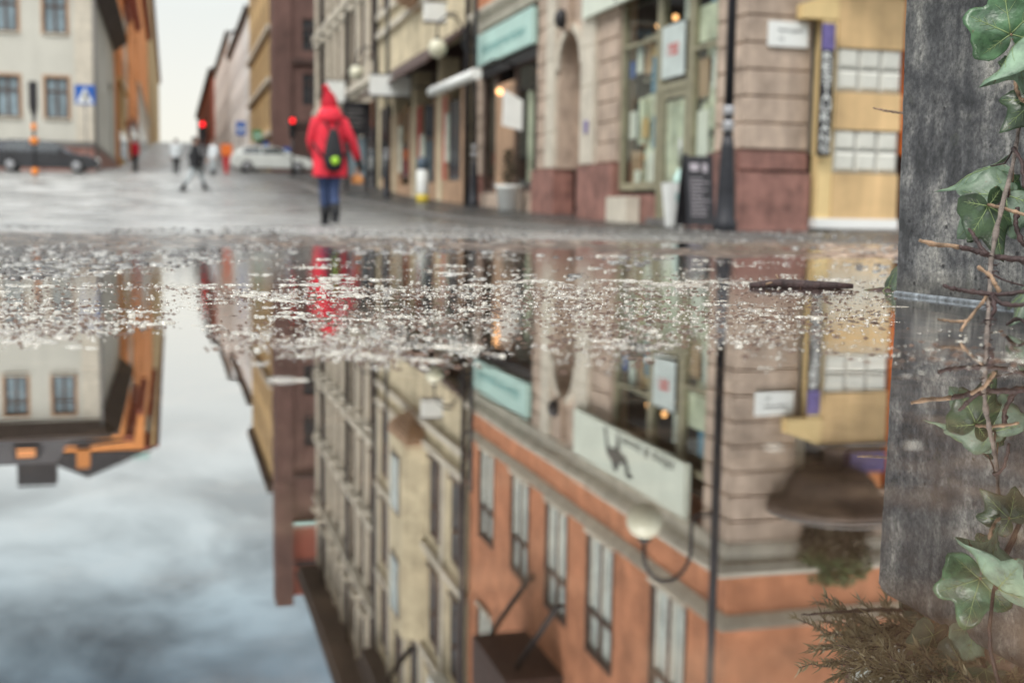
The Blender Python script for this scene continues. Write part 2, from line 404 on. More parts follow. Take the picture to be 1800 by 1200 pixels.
for k_ in ('leaf_dark', 'leaf_pale', 'leaf_brown'):
    t = M[k_].node_tree; b = t.nodes['Principled BSDF']
    src = b.inputs['Base Color'].links[0].from_socket
    oi = N(t, 'ShaderNodeObjectInfo'); hs__ = N(t, 'ShaderNodeHueSaturation')
    mr = N(t, 'ShaderNodeMapRange'); mr.inputs['To Min'].default_value = 0.62; mr.inputs['To Max'].default_value = 1.45
    t.links.new(oi.outputs['Random'], mr.inputs['Value']); t.links.new(mr.outputs[0], hs__.inputs['Value'])
    mr2 = N(t, 'ShaderNodeMapRange'); mr2.inputs['To Min'].default_value = 0.475; mr2.inputs['To Max'].default_value = 0.515
    t.links.new(oi.outputs['Random'], mr2.inputs['Value']); t.links.new(mr2.outputs[0], hs__.inputs['Hue'])
    t.links.new(src, hs__.inputs['Color'])
    tcx = N(t, 'ShaderNodeTexCoord'); n_ = N(t, 'ShaderNodeTexNoise'); n_.inputs['Scale'].default_value = 130; n_.inputs['Detail'].default_value = 3
    t.links.new(tcx.outputs['Object'], n_.inputs['Vector'])
    sp = N(t, 'ShaderNodeMapRange'); sp.inputs['From Min'].default_value = 0.66; sp.inputs['From Max'].default_value = 0.72
    t.links.new(n_.outputs[0], sp.inputs['Value'])
    mx_ = N(t, 'ShaderNodeMix'); mx_.data_type = 'RGBA'; mx_.inputs[7].default_value = (0.10, 0.07, 0.035, 1)
    t.links.new(sp.outputs[0], mx_.inputs[0]); t.links.new(hs__.outputs[0], mx_.inputs[6]); t.links.new(mx_.outputs[2], b.inputs['Base Color'])
    b.inputs['Coat Weight'].default_value = 0.10; b.inputs['Coat Roughness'].default_value = 0.18
M['soil'] = mat('dark_soil', (0.03, 0.022, 0.016), 0.95, 0.5, 30, 0.6, 60)

def concrete_mat():
    m = bpy.data.materials.new('weathered_concrete'); m.use_nodes = True
    t = m.node_tree; b = t.nodes['Principled BSDF']
    tcx = N(t, 'ShaderNodeTexCoord')
    def nz(scale, detail, rough, vec=None, dist=0.0):
        n = N(t, 'ShaderNodeTexNoise'); n.inputs['Scale'].default_value = scale; n.inputs['Detail'].default_value = detail; n.inputs['Roughness'].default_value = rough; n.inputs['Distortion'].default_value = dist
        t.links.new(vec or tcx.outputs['Object'], n.inputs['Vector']); return n.outputs[0]
    def ramp(src, stops):
        r = N(t, 'ShaderNodeValToRGB'); e = r.color_ramp.elements
        e[0].position, e[0].color = stops[0][0], (*stops[0][1], 1); e[1].position, e[1].color = stops[-1][0], (*stops[-1][1], 1)
        for p, c in stops[1:-1]:
            q = e.new(p); q.color = (*c, 1)
        t.links.new(src, r.inputs[0]); return r.outputs[0]
    def mix(a, b_, fac, mode='MIX'):
        x = N(t, 'ShaderNodeMix'); x.data_type = 'RGBA'; x.blend_type = mode
        if hasattr(fac, 'links') or hasattr(fac, 'is_linked'): t.links.new(fac, x.inputs[0])
        else: x.inputs[0].default_value = fac
        t.links.new(a, x.inputs[6])
        if isinstance(b_, tuple): x.inputs[7].default_value = (*b_, 1)
        else: t.links.new(b_, x.inputs[7])
        return x.outputs[2]
    mp = N(t, 'ShaderNodeMapping'); mp.inputs['Scale'].default_value = (1, 1, 0.13)
    t.links.new(tcx.outputs['Object'], mp.inputs[0])
    base = ramp(nz(17, 9, .68, None, .3), [(.38, (.030, .031, .033)), (.47, (.082, .083, .086)), (.54, (.145, .145, .142)), (.64, (.29, .285, .265))])
    grain = ramp(nz(210, 6, .75), [(.36, (.42, .42, .42)), (.64, (1.65, 1.64, 1.6))])
    col = mix(base, grain, 1.0, 'MULTIPLY')
    drip = ramp(nz(42, 5, .6, mp.outputs[0], .2), [(.40, (.45, .46, .48)), (.55, (1.0, 1.0, 1.0)), (.70, (1.35, 1.34, 1.28))])
    col = mix(col, drip, .65, 'MULTIPLY')
    big = ramp(nz(6.5, 3, .5), [(.38, (.50, .50, .52)), (.52, (.9, .9, .9)), (.64, (1.55, 1.52, 1.42))])
    col = mix(col, big, .85, 'MULTIPLY')
    moss = N(t, 'ShaderNodeMapRange'); moss.inputs['From Min'].default_value = .60; moss.inputs['From Max'].default_value = .70; moss.inputs['To Max'].default_value = .55
    t.links.new(nz(24, 6, .7), moss.inputs['Value'])
    col = mix(col, (.060, .066, .045), moss.outputs[0])
    # blow-holes: sparse dark pits
    vo = N(t, 'ShaderNodeTexVoronoi'); vo.inputs['Scale'].default_value = 62; vo.inputs['Randomness'].default_value = 1
    t.links.new(tcx.outputs['Object'], vo.inputs['Vector'])
    sel = N(t, 'ShaderNodeSeparateColor'); t.links.new(vo.outputs['Color'], sel.inputs[0])
    pick = N(t, 'ShaderNodeMath', operation='LESS_THAN'); pick.inputs[1].default_value = .34; t.links.new(sel.outputs[0], pick.inputs[0])
    hole = N(t, 'ShaderNodeMapRange'); hole.inputs['From Min'].default_value = .22; hole.inputs['From Max'].default_value = .10
    t.links.new(vo.outputs['Distance'], hole.inputs['Value'])
    hp = N(t, 'ShaderNodeMath', operation='MULTIPLY'); t.links.new(hole.outputs[0], hp.inputs[0]); t.links.new(pick.outputs[0], hp.inputs[1])
    col = mix(col, (.014, .014, .015), hp.outputs[0])
    # soaked foot just above the water
    sz = N(t, 'ShaderNodeSeparateXYZ'); t.links.new(tcx.outputs['Object'], sz.inputs[0])
    wz = N(t, 'ShaderNodeMath', operation='MULTIPLY_ADD'); wz.inputs[1].default_value = -.035; t.links.new(nz(30, 5, .6), wz.inputs[0]); t.links.new(sz.outputs[2], wz.inputs[2])
    wet = N(t, 'ShaderNodeMapRange'); wet.inputs['From Min'].default_value = .012; wet.inputs['From Max'].default_value = -.004; wet.inputs['To Max'].default_value = .6
    t.links.new(wz.outputs[0], wet.inputs['Value'])
    col = mix(col, (.030, .028, .024), wet.outputs[0])
    t.links.new(col, b.inputs['Base Color'])
    rr = N(t, 'ShaderNodeMapRange'); rr.inputs['To Min'].default_value = 0.30; rr.inputs['To Max'].default_value = 0.80
    t.links.new(nz(17, 9, .68, None, .3), rr.inputs['Value']); t.links.new(rr.outputs[0], b.inputs['Roughness'])
    h1 = N(t, 'ShaderNodeMath', operation='MULTIPLY_ADD'); h1.inputs[1].default_value = -2.2; t.links.new(hp.outputs[0], h1.inputs[0]); t.links.new(nz(180, 6, .75), h1.inputs[2])
    bp = N(t, 'ShaderNodeBump'); bp.inputs['Strength'].default_value = 0.7; bp.inputs['Distance'].default_value = 0.0012
    t.links.new(h1.outputs[0], bp.inputs['Height']); t.links.new(bp.outputs[0], b.inputs['Normal'])
    return m
M['concrete'] = concrete_mat()

def ground_mat():
    m = bpy.data.materials.new('wet_asphalt'); m.use_nodes = True
    t = m.node_tree; b = t.nodes['Principled BSDF']
    tcx = N(t, 'ShaderNodeTexCoord')
    n1 = N(t, 'ShaderNodeTexNoise'); n1.inputs['Scale'].default_value = 0.55; n1.inputs['Detail'].default_value = 7; n1.inputs['Roughness'].default_value = 0.6
    n2 = N(t, 'ShaderNodeTexNoise'); n2.inputs['Scale'].default_value = 19.0; n2.inputs['Detail'].default_value = 6; n2.inputs['Roughness'].default_value = 0.65
    n3 = N(t, 'ShaderNodeTexVoronoi'); n3.inputs['Scale'].default_value = 70
    for n in (n1, n2, n3): t.links.new(tcx.outputs['Object'], n.inputs['Vector'])
    rp = N(t, 'ShaderNodeValToRGB'); e = rp.color_ramp.elements
    e[0].position = 0.34; e[0].color = (0.018, 0.014, 0.012, 1)
    e[1].position = 0.66; e[1].color = (0.40, 0.32, 0.25, 1)
    q = e.new(0.53); q.color = (0.095, 0.072, 0.056, 1)
    t.links.new(n2.outputs[0], rp.inputs[0])
    # beyond the puddle's rim the base colour turns pale, painting in the sky's sheen
    sx = N(t, 'ShaderNodeSeparateXYZ'); t.links.new(tcx.outputs['Object'], sx.inputs[0])
    fy = N(t, 'ShaderNodeMapRange'); fy.inputs['From Min'].default_value = 3.2; fy.inputs['From Max'].default_value = 7.5
    t.links.new(sx.outputs['Y'], fy.inputs['Value'])
    rp2 = N(t, 'ShaderNodeValToRGB'); e2 = rp2.color_ramp.elements
    e2[0].position = 0.40; e2[0].color = (0.10, 0.098, 0.092, 1); e2[1].position = 0.60; e2[1].color = (0.54, 0.545, 0.52, 1)
    n5 = N(t, 'ShaderNodeTexNoise'); n5.inputs['Scale'].default_value = 0.9; n5.inputs['Detail'].default_value = 8; n5.inputs['Roughness'].default_value = 0.7
    t.links.new(tcx.outputs['Object'], n5.inputs['Vector']); t.links.new(n5.outputs[0], rp2.inputs[0])
    # brown silt washed together at the foot of the planter
    n6 = N(t, 'ShaderNodeTexNoise'); n6.inputs['Scale'].default_value = 26; n6.inputs['Detail'].default_value = 5; n6.inputs['Roughness'].default_value = 0.6
    t.links.new(tcx.outputs['Object'], n6.inputs['Vector'])
    rp3 = N(t, 'ShaderNodeValToRGB'); e3 = rp3.color_ramp.elements
    e3[0].position = 0.38; e3[0].color = (0.05, 0.035, 0.028, 1); e3[1].position = 0.62; e3[1].color = (0.80, 0.63, 0.48, 1)
    q = e3.new(0.5); q.color = (0.27, 0.19, 0.145, 1)
    t.links.new(n6.outputs[0], rp3.inputs[0])
    sm = N(t, 'ShaderNodeMath', operation='MULTIPLY_ADD'); sm.inputs[1].default_value = -0.24; t.links.new(sx.outputs['Y'], sm.inputs[0]); t.links.new(sx.outputs['X'], sm.inputs[2])
    sf = N(t, 'ShaderNodeMapRange'); sf.inputs['From Min'].default_value = -0.015; sf.inputs['From Max'].default_value = 0.06
    t.links.new(sm.outputs[0], sf.inputs['Value'])
    msl = N(t, 'ShaderNodeMix'); msl.data_type = 'RGBA'
    t.links.new(sf.outputs[0], msl.inputs[0]); t.links.new(rp.outputs[0], msl.inputs[6]); t.links.new(rp3.outputs[0], msl.inputs[7])
    mxc = N(t, 'ShaderNodeMix'); mxc.data_type = 'RGBA'
    t.links.new(fy.outputs[0], mxc.inputs[0]); t.links.new(msl.outputs[2], mxc.inputs[6]); t.links.new(rp2.outputs[0], mxc.inputs[7])
    # the ground colour is multiplied darker towards the shops
    dt = N(t, 'ShaderNodeVectorMath', operation='DOT_PRODUCT'); dt.inputs[1].default_value = (CA, SA, 0)
    t.links.new(tcx.outputs['Object'], dt.inputs[0])
    fw = N(t, 'ShaderNodeMapRange'); fw.inputs['From Min'].default_value = 0.6; fw.inputs['From Max'].default_value = 5.0; fw.inputs['To Min'].default_value = 1.0; fw.inputs['To Max'].default_value = 0.12
    wob = N(t, 'ShaderNodeMath', operation='MULTIPLY_ADD'); wob.inputs[1].default_value = 5.0; t.links.new(n5.outputs[0], wob.inputs[0])
    sb2 = N(t, 'ShaderNodeMath', operation='SUBTRACT'); sb2.inputs[1].default_value = 2.5; t.links.new(dt.outputs['Value'], sb2.inputs[0]); t.links.new(sb2.outputs[0], wob.inputs[2])
    t.links.new(wob.outputs[0], fw.inputs['Value'])
    mfw = N(t, 'ShaderNodeMix'); mfw.data_type = 'RGBA'; mfw.blend_type = 'MULTIPLY'; mfw.inputs[0].default_value = 1.0
    t.links.new(mxc.outputs[2], mfw.inputs[6]); t.links.new(fw.outputs[0], mfw.inputs[7])
    t.links.new(mfw.outputs[2], b.inputs['Base Color'])
    rr = N(t, 'ShaderNodeMapRange'); rr.inputs['From Min'].default_value = 0.38; rr.inputs['From Max'].default_value = 0.62; rr.inputs['To Min'].default_value = 0.14; rr.inputs['To Max'].default_value = 0.55
    t.links.new(n1.outputs[0], rr.inputs['Value']); t.links.new(rr.outputs[0], b.inputs['Roughness'])
    b.inputs['Specular IOR Level'].default_value = 0.55
    ad = N(t, 'ShaderNodeMath', operation='MULTIPLY_ADD'); ad.inputs[1].default_value = 0.5
    t.links.new(n3.outputs['Distance'], ad.inputs[0]); t.links.new(n2.outputs[0], ad.inputs[2])
    bp = N(t, 'ShaderNodeBump'); bp.inputs['Strength'].default_value = 0.35; bp.inputs['Distance'].default_value = 0.004
    t.links.new(ad.outputs[0], bp.inputs['Height'])
    # worn setts beyond the puddle
    v2 = N(t, 'ShaderNodeTexVoronoi'); v2.inputs['Scale'].default_value = 8.5; v2.inputs['Randomness'].default_value = 0.75; v2.feature = 'DISTANCE_TO_EDGE'
    t.links.new(tcx.outputs['Object'], v2.inputs['Vector'])
    vm = N(t, 'ShaderNodeMapRange'); vm.inputs['From Max'].default_value = 0.22; vm.interpolation_type = 'SMOOTHSTEP'
    t.links.new(v2.outputs['Distance'], vm.inputs['Value'])
    fs2 = N(t, 'ShaderNodeMapRange'); fs2.inputs['From Min'].default_value = 3.0; fs2.inputs['From Max'].default_value = 4.2; fs2.inputs['To Max'].default_value = 0.6
    t.links.new(sx.outputs['Y'], fs2.inputs['Value'])
    bp3 = N(t, 'ShaderNodeBump'); bp3.inputs['Distance'].default_value = 0.014
    t.links.new(fs2.outputs[0], bp3.inputs['Strength']); t.links.new(vm.outputs[0], bp3.inputs['Height']); t.links.new(bp.outputs[0], bp3.inputs['Normal'])
    t.links.new(bp3.outputs[0], b.inputs['Normal'])
    return m
M['ground'] = ground_mat()

def water_mat():
    m = bpy.data.materials.new('puddle_water'); m.use_nodes = True
    t = m.node_tree; t.nodes.clear()
    o = N(t, 'ShaderNodeOutputMaterial')
    fr = N(t, 'ShaderNodeFresnel'); fr.inputs['IOR'].default_value = 1.33
    pw = N(t, 'ShaderNodeMath', operation='POWER'); pw.inputs[1].default_value = 0.25
    t.links.new(fr.outputs[0], pw.inputs[0])
    tr = N(t, 'ShaderNodeBsdfTransparent'); tr.inputs[0].default_value = (0.86, 0.80, 0.72, 1)
    gl = N(t, 'ShaderNodeBsdfGlossy'); gl.inputs['Roughness'].default_value = 0.0; gl.inputs[0].default_value = (1, 1, 1, 1)
    tcx = N(t, 'ShaderNodeTexCoord')
    n = N(t, 'ShaderNodeTexNoise'); n.inputs['Scale'].default_value = 14; n.inputs['Detail'].default_value = 2
    t.links.new(tcx.outputs['Object'], n.inputs['Vector'])
    bp = N(t, 'ShaderNodeBump'); bp.inputs['Strength'].default_value = 0.02; bp.inputs['Distance'].default_value = 0.002
    t.links.new(n.outputs[0], bp.inputs['Height'])
    # tiny ripples where the bubbles drift, none on the still water close by
    sy = N(t, 'ShaderNodeSeparateXYZ'); t.links.new(tcx.outputs['Object'], sy.inputs[0])
    zone = N(t, 'ShaderNodeMapRange'); zone.inputs['From Min'].default_value = 0.74; zone.inputs['From Max'].default_value = 1.0
    nw = N(t, 'ShaderNodeMath', operation='MULTIPLY_ADD'); nw.inputs[1].default_value = -.35; t.links.new(n.outputs[0], nw.inputs[0]); 
    ny = N(t, 'ShaderNodeMath', operation='ADD'); ny.inputs[1].default_value = .17; t.links.new(sy.outputs['Y'], ny.inputs[0]); t.links.new(ny.outputs[0], nw.inputs[2])
    t.links.new(nw.outputs[0], zone.inputs['Value'])
    n2 = N(t, 'ShaderNodeTexNoise'); n2.inputs['Scale'].default_value = 190; n2.inputs['Detail'].default_value = 2
    t.links.new(tcx.outputs['Object'], n2.inputs['Vector'])
    zs = N(t, 'ShaderNodeMath', operation='MULTIPLY'); zs.inputs[1].default_value = 0.16; t.links.new(zone.outputs[0], zs.inputs[0])
    bp2 = N(t, 'ShaderNodeBump'); bp2.inputs['Distance'].default_value = 0.0006
    t.links.new(zs.outputs[0], bp2.inputs['Strength']); t.links.new(n2.outputs[0], bp2.inputs['Height']); t.links.new(bp.outputs[0], bp2.inputs['Normal'])
    t.links.new(bp2.outputs[0], gl.inputs['Normal'])
    mx = N(t, 'ShaderNodeMixShader')
    t.links.new(pw.outputs[0], mx.inputs[0]); t.links.new(tr.outputs[0], mx.inputs[1]); t.links.new(gl.outputs[0], mx.inputs[2])
    t.links.new(mx.outputs[0], o.inputs[0])
    return m
M['water'] = water_mat()

def bubble_mat(name, white, rough=0.12):
    m = bpy.data.materials.new(name); m.use_nodes = True
    t = m.node_tree; b = t.nodes['Principled BSDF']; o = t.nodes['Material Output']
    b.inputs['Base Color'].default_value = (0.50, 0.475, 0.40, 1); b.inputs['Roughness'].default_value = rough
    b.inputs['Specular IOR Level'].default_value = 0.9
    tr = N(t, 'ShaderNodeBsdfTransparent'); tr.inputs[0].default_value = (0.96, 0.95, 0.92, 1)
    gl = N(t, 'ShaderNodeBsdfGlossy'); gl.inputs['Roughness'].default_value = 0.03
    lw = N(t, 'ShaderNodeLayerWeight'); pf = N(t, 'ShaderNodeMath', operation='POWER'); pf.inputs[1].default_value = 2.2; t.links.new(lw.outputs['Facing'], pf.inputs[0])
    fr = N(t, 'ShaderNodeMath', operation='MULTIPLY_ADD'); fr.inputs[1].default_value = .7; fr.inputs[2].default_value = .06; t.links.new(pf.outputs[0], fr.inputs[0])
    m1 = N(t, 'ShaderNodeMixShader'); t.links.new(fr.outputs[0], m1.inputs[0]); t.links.new(tr.outputs[0], m1.inputs[1]); t.links.new(gl.outputs[0], m1.inputs[2])
    m2 = N(t, 'ShaderNodeMixShader'); m2.inputs[0].default_value = white
    ge = N(t, 'ShaderNodeNewGeometry'); vr = N(t, 'ShaderNodeMapRange'); vr.inputs['To Min'].default_value = white * .25; vr.inputs['To Max'].default_value = white * 1.75
    t.links.new(ge.outputs['Random Per Island'], vr.inputs['Value']); t.links.new(vr.outputs[0], m2.inputs[0])
    t.links.new(m1.outputs[0], m2.inputs[1]); t.links.new(b.outputs[0], m2.inputs[2])
    t.links.new(m2.outputs[0], o.inputs[0])
    return m
M['bubble'] = bubble_mat('clear_bubbles', 0.08)
M['foam'] = bubble_mat('pale_foam', 0.36, 0.2)

# ------------------------------------------------------------------ the ground and the puddle
GP = np.array([(-200, 0.0), (-6, 0.0), (-2.5, -0.005), (-1, -0.018), (0.2, -0.020), (1.3, -0.016), (1.75, -0.0085), (2.1, -0.0050), (2.6, -0.0022), (3.1, 0.0018), (3.5, 0.003),
               (4.3, -0.012), (6, -0.045), (9, -0.085), (14, -0.115), (16, -0.125), (18, -0.10), (22, -0.04), (31, 0.23), (41, 0.54), (48, 1.0), (56, 1.33), (66, 1.80),
               (72, 2.15), (84, 2.45), (112, 3.9), (150, 6.2), (203, 9.4), (263, 13.0), (400, 20.0), (900, 45.0)])
def ground_z(X, Y):
    u = -SA * X + CA * Y
    k = min(1.0, max(0.0, (Y - 7.0) / 7.0))
    t = Y * (1 - k) + u * k
    z = float(np.interp(t, GP[:, 0], GP[:, 1]))
    return z
def ground_street(r, u):
    p = W(r, u, 0)
    return ground_z(p.x, p.y)
def near_bumps(X, Y):
    if Y > 7.5 or Y < -1.5 or abs(X) > 4.5: return 0.0
    w = 1.0 if Y > 1.7 else max(0.0, (Y - 0.9) / 0.8)
    f = max(0.0, min(1.0, (7.5 - Y) / 3.0)) * (1.0 + .5 * max(0.0, min(1.0, Y - 2.6)))
    n = noise.noise((X * 2.1, Y * 1.6, 3.1)) * 0.0055 + noise.noise((X * 7.5, Y * 4.0, 7.7)) * 0.0060 + noise.noise((X * 19.0, Y * 11.0, 1.2)) * 0.0050
    return n * w * f + noise.noise((X * 30, Y * 30, 5.0)) * 0.0012 * (1 - w)
def axis(n0, step, grow, far):
    a = [0.0]
    d = step
    for i in range(n0): a.append(a[-1] + d)
    while a[-1] < far:
        d *= grow; a.append(a[-1] + d)
    return a
xa = axis(130, 0.022, 1.12, 700.0)
xs = sorted([-x for x in xa[1:]] + xa)
ya = axis(300, 0.02, 1.06, 1500.0)
yb = axis(20, 0.06, 1.35, 60.0)
ys = sorted([-y for y in yb[1:]] + ya)
gv = []
for y in ys:
    for x in xs:
        gv.append((x, y, ground_z(x, y) + near_bumps(x, y)))
nx = len(xs)
gf = [(j * nx + i, j * nx + i + 1, (j + 1) * nx + i + 1, (j + 1) * nx + i) for j in range(len(ys) - 1) for i in range(nx - 1)]
gme = bpy.data.meshes.new('ground'); gme.from_pydata(gv, [], gf); gme.materials.append(M['ground'])
gme.polygons.foreach_set('use_smooth', [True] * len(gf))
gob = bpy.data.objects.new('ground', gme); C.objects.link(gob); tag(gob, kind='structure')

pw_ = MB()
pw_.add([(-3.6, -4.5, 0), (3.6, -4.5, 0), (3.6, 3.9, 0), (-3.6, 3.9, 0)], [(0, 1, 2, 3)])
pud = pw_.build('puddle_water', M['water']); tag(pud, kind='structure')

# flush granite kerb strip between roadway and the footway in front of the shops
kb = MB()
us = [9 + 1.6 * i for i in range(38)]
for a_, b_ in zip(us[:-1], us[1:]):
    za, zb = ground_street(5.0, a_), ground_street(5.0, b_)
    kb.add([(4.86, a_ + .01, za + .02), (5.10, a_ + .01, za + .02), (5.10, b_ - .01, zb + .02), (4.86, b_ - .01, zb + .02),
            (4.86, a_ + .01, za - .1), (5.10, a_ + .01, za - .1), (5.10, b_ - .01, zb - .1), (4.86, b_ - .01, zb - .1)],
           [(0, 1, 2, 3), (0, 1, 5, 4), (2, 3, 7, 6), (0, 3, 7, 4), (1, 2, 6, 5)])
ko = kb.place('kerb', M['step'], 5.0, 9.0, 0.0, None, None, None, 'structure')

# ------------------------------------------------------------------ buildings
def mR(r):                     # wall facing the street on the right-hand side: s = u, depth goes to larger r
    return lambda s, z, d: (r + d, s, z)
def mU(u):                     # wall facing the camera: s = r, depth goes to larger u
    return lambda s, z, d: (s, u + d, z)
def mL(r):                     # left-hand street wall: depth goes to smaller r
    return lambda s, z, d: (r - d, s, z)

def window(parent, m, s0, s1, z0, z1, fm, pm, d=0.12, bar=0.07, transom=0.7, mull=1, name='window', surround=None, sill=True):
    w = MB()
    w.mbox(m, s0, s0 + bar, z0, z1, d - 0.05, d + 0.03)
    w.mbox(m, s1 - bar, s1, z0, z1, d - 0.05, d + 0.03)
    w.mbox(m, s0 + bar, s1 - bar, z1 - bar, z1, d - 0.05, d + 0.03)
    w.mbox(m, s0 + bar, s1 - bar, z0, z0 + bar, d - 0.05, d + 0.03)
    for i in range(mull):
        c = s0 + (s1 - s0) * (i + 1) / (mull + 1)
        w.mbox(m, c - bar * .55, c + bar * .55, z0 + bar, z1 - bar, d - 0.055, d + 0.025)
    if transom:
        zt = z0 + (z1 - z0) * transom
        for i in range(mull + 1):
            a = s0 + (s1 - s0) * i / (mull + 1) + bar * .9; b = s0 + (s1 - s0) * (i + 1) / (mull + 1) - bar * .9
            w.mbox(m, a, b, zt - bar * .6, zt + bar * .6, d - 0.052, d + 0.022)
    o = w.build(name, fm, parent)
    p = MB(); p.mbox(m, s0 + .01, s1 - .01, z0 + .01, z1 - .01, d + 0.005, d + 0.018)
    p.build('pane', pm, o)
    if sill:
        q = MB(); q.mbox(m, s0 - .06, s1 + .06, z0 - .08, z0 - .003, -0.09, d - .06)
        q.build('sill', surround or fm, o)
    return o

def grooved(mb, m, s0, s1, z0, z1, course, groove=0.05, depth=0.045, d=0.0, ends=True, caps=None):
    prof = []
    z = z0
    while z < z1 - 1e-3:
        zt = min(z + course, z1)
        prof += [(z, depth), (z + groove * .5, 0.0), (zt - groove * .5, 0.0)]
        z = zt
    prof.append((z1, 0.0))
    for (za, da), (zb, db) in zip(prof[:-1], prof[1:]):
        mb.quad(m(s0, za, d + da), m(s1, za, d + da), m(s1, zb, d + db), m(s0, zb, d + db))
        if ends:
            for s in (caps if caps is not None else (s0, s1)):
                mb.quad(m(s, za, d + da), m(s, zb, d + db), m(s, zb, d + .35), m(s, za, d + .35))

def moulding(mb, m, s0, s1, prof):           # prof: list of (z, d) from bottom to top, closed against the wall
    p = [(prof[0][0], 0.02)] + prof + [(prof[-1][0], 0.02)]
    n = len(p)
    v = [m(s0, z, d) for z, d in p] + [m(s1, z, d) for z, d in p]
    f = [(i, i + 1, n + i + 1, n + i) for i in range(n - 1)] + [tuple(range(n)), tuple(range(n, 2 * n))]
    mb.add(v, f)

# ---- the orange corner house with the two shops
U0, U1 = 15.98, 32.1
RE = 16.5
corner = thing('corner_building', RF, U0, -0.2, 'orange plastered corner house with pink rusticated stone ground floor and two shops', 'building')
mS, mF = mR(RF), mU(U0)
def stone_part(m, a, b, z0, z1, **kw):
    q_ = MB(); grooved(q_, m, a, b, z0, z1, 0.375, **kw); q_.build('stone_pier', M['stone'], corner)
stone_part(mS, 21.12, 22.22, 1.02, 4.75); stone_part(mS, 24.62, 26.2, 1.02, 4.75); stone_part(mS, 31.25, U1, 1.02, 4.75)
st_ = MB()
grooved(st_, mS, U0, 16.92, 1.02, 4.75, 0.375, caps=(16.92,))
grooved(st_, mF, RF, 8.86, 1.02, 4.75, 0.375, ends=False)
grooved(st_, mF, 8.86, 10.5, 4.0, 4.75, 0.375, ends=False)
st_.build('stone_corner', M['stone'], corner)
st_ = MB()
rp_ = MB(); grooved(rp_, mF, 10.5, RE, 1.02, 4.75, 0.375, ends=False); rp_.build('stone_pier', M['stone'], corner)
# spandrel of the niche arch (fan of stone round the opening)
NC, NR, NZ = 23.87, 0.70, 3.02
for k in range(14):
    a0, a1 = math.pi * k / 14, math.pi * (k + 1) / 14
    def pr(a, rr): return (NC + math.cos(a) * rr, NZ + math.sin(a) * rr)
    def out_(a):
        c, s = math.cos(a), math.sin(a)
        k1 = min((0.78 / abs(c)) if abs(c) > 1e-6 else 99, (1.73 / s) if s > 1e-6 else 99)
        return (NC + c * k1, NZ + s * k1)
    i0, i1, o0, o1 = pr(a0, NR), pr(a1, NR), out_(a0), out_(a1)
    st_.quad(mS(i0[0], i0[1], 0), mS(i1[0], i1[1], 0), mS(o1[0], o1[1], 0), mS(o0[0], o0[1], 0))
    st_.quad(mS(i0[0], i0[1], 0), mS(i1[0], i1[1], 0), mS(i1[0], i1[1], .65), mS(i0[0], i0[1], .65))
st_.quad(mS(22.2, 3.0, 0.002), mS(23.1, 3.0, 0.002), mS(23.1, 4.75, 0.002), mS(22.2, 4.75, 0.002))
st_.quad(mS(24.62, 3.0, 0.004), mS(24.66, 3.0, 0.004), mS(24.66, 4.75, 0.004), mS(24.62, 4.75, 0.004))
st_.build('niche_surround', M['stone'], corner)
# striped stone back of the niche
nb_ = MB(); grooved(nb_, mS, 23.1, 24.66, 1.02, 4.0, 0.375, d=0.62, ends=False)
nb_.quad(mS(23.16, 1.0, 0), mS(23.16, 3.02, 0), mS(23.16, 3.02, .65), mS(23.16, 1.0, .65))
nb_.quad(mS(24.58, 1.0, 0), mS(24.58, 3.02, 0), mS(24.58, 3.02, .65), mS(24.58, 1.0, .65))
nb_.build('niche', M['stone'], corner)
# paler pilasters beside the niche and pale arch moulding
pl_ = MB()
grooved(pl_, mS, 22.25, 23.02, 1.02, 4.7, 0.75, 0.03, 0.02, d=-0.07)
grooved(pl_, mS, 24.72, 25.35, 1.02, 4.7, 0.75, 0.03, 0.02, d=-0.07)
for k in range(16):
    a0, a1 = math.pi * k / 16, math.pi * (k + 1) / 16
    for ra, rb in ((NR, NR + .16),):
        p = [(NC + math.cos(a) * q, NZ + math.sin(a) * q) for a in (a0, a1) for q in (ra, rb)]
        pl_.quad(mS(*p[0], -.05), mS(*p[1], -.05), mS(*p[3], -.05), mS(*p[2], -.05))
        pl_.quad(mS(*p[0], -.05), mS(*p[2], -.05), mS(*p[2], .02), mS(*p[0], .02))
        pl_.quad(mS(*p[1], -.05), mS(*p[3], -.05), mS(*p[3], .02), mS(*p[1], .02))
pl_.build('pilaster', M['stone_light'], corner)
kz = MB()                                     # dark carved keystone and lamp-like ornament over the arch
kz.extrude([(NC - .16, 3.72), (NC + .16, 3.72), (NC + .26, 4.6), (NC - .26, 4.6)], lambda p: mS(p[0], p[1], -.16), lambda p: mS(p[0], p[1], .0))
kz.build('keystone', M['stone'], corner)
ks = MB(); ks.sphere((RF - .24, NC - .05, 3.95), .14, 12, rz=.2); ks.build('ornament', M['dark'], corner)
def one(m, name, material, parent, *boxes):
    for bx in boxes:
        q_ = MB(); q_.mbox(m, *bx); q_.build(name, material, parent)
for (a, b) in ((U0 - .05, 16.96), (21.08, 22.3), (22.3, 23.05), (24.62, 26.24), (31.2, U1)):
    one(mS, 'granite_plinth', M['granite'], corner, (a + (.06 if a < U0 else 0), b, -.6, 1.0, -.10, .35))
one(mS, 'granite_plinth', M['granite'], corner, (23.05, 24.62, -.6, 1.0, .42, .8), (16.96, 18.05, -.6, .42, .02, .3), (19.3, 21.08, -.6, .42, .02, .3))
one(mF, 'granite_plinth', M['granite'], corner, (RF - .103, 8.87, -.6, 0.70, -.10, -.04), (RF - .06, 8.84, 0.74, 1.0, -.06, -.04), (10.45, RE, -.6, 1.0, -.10, .35))
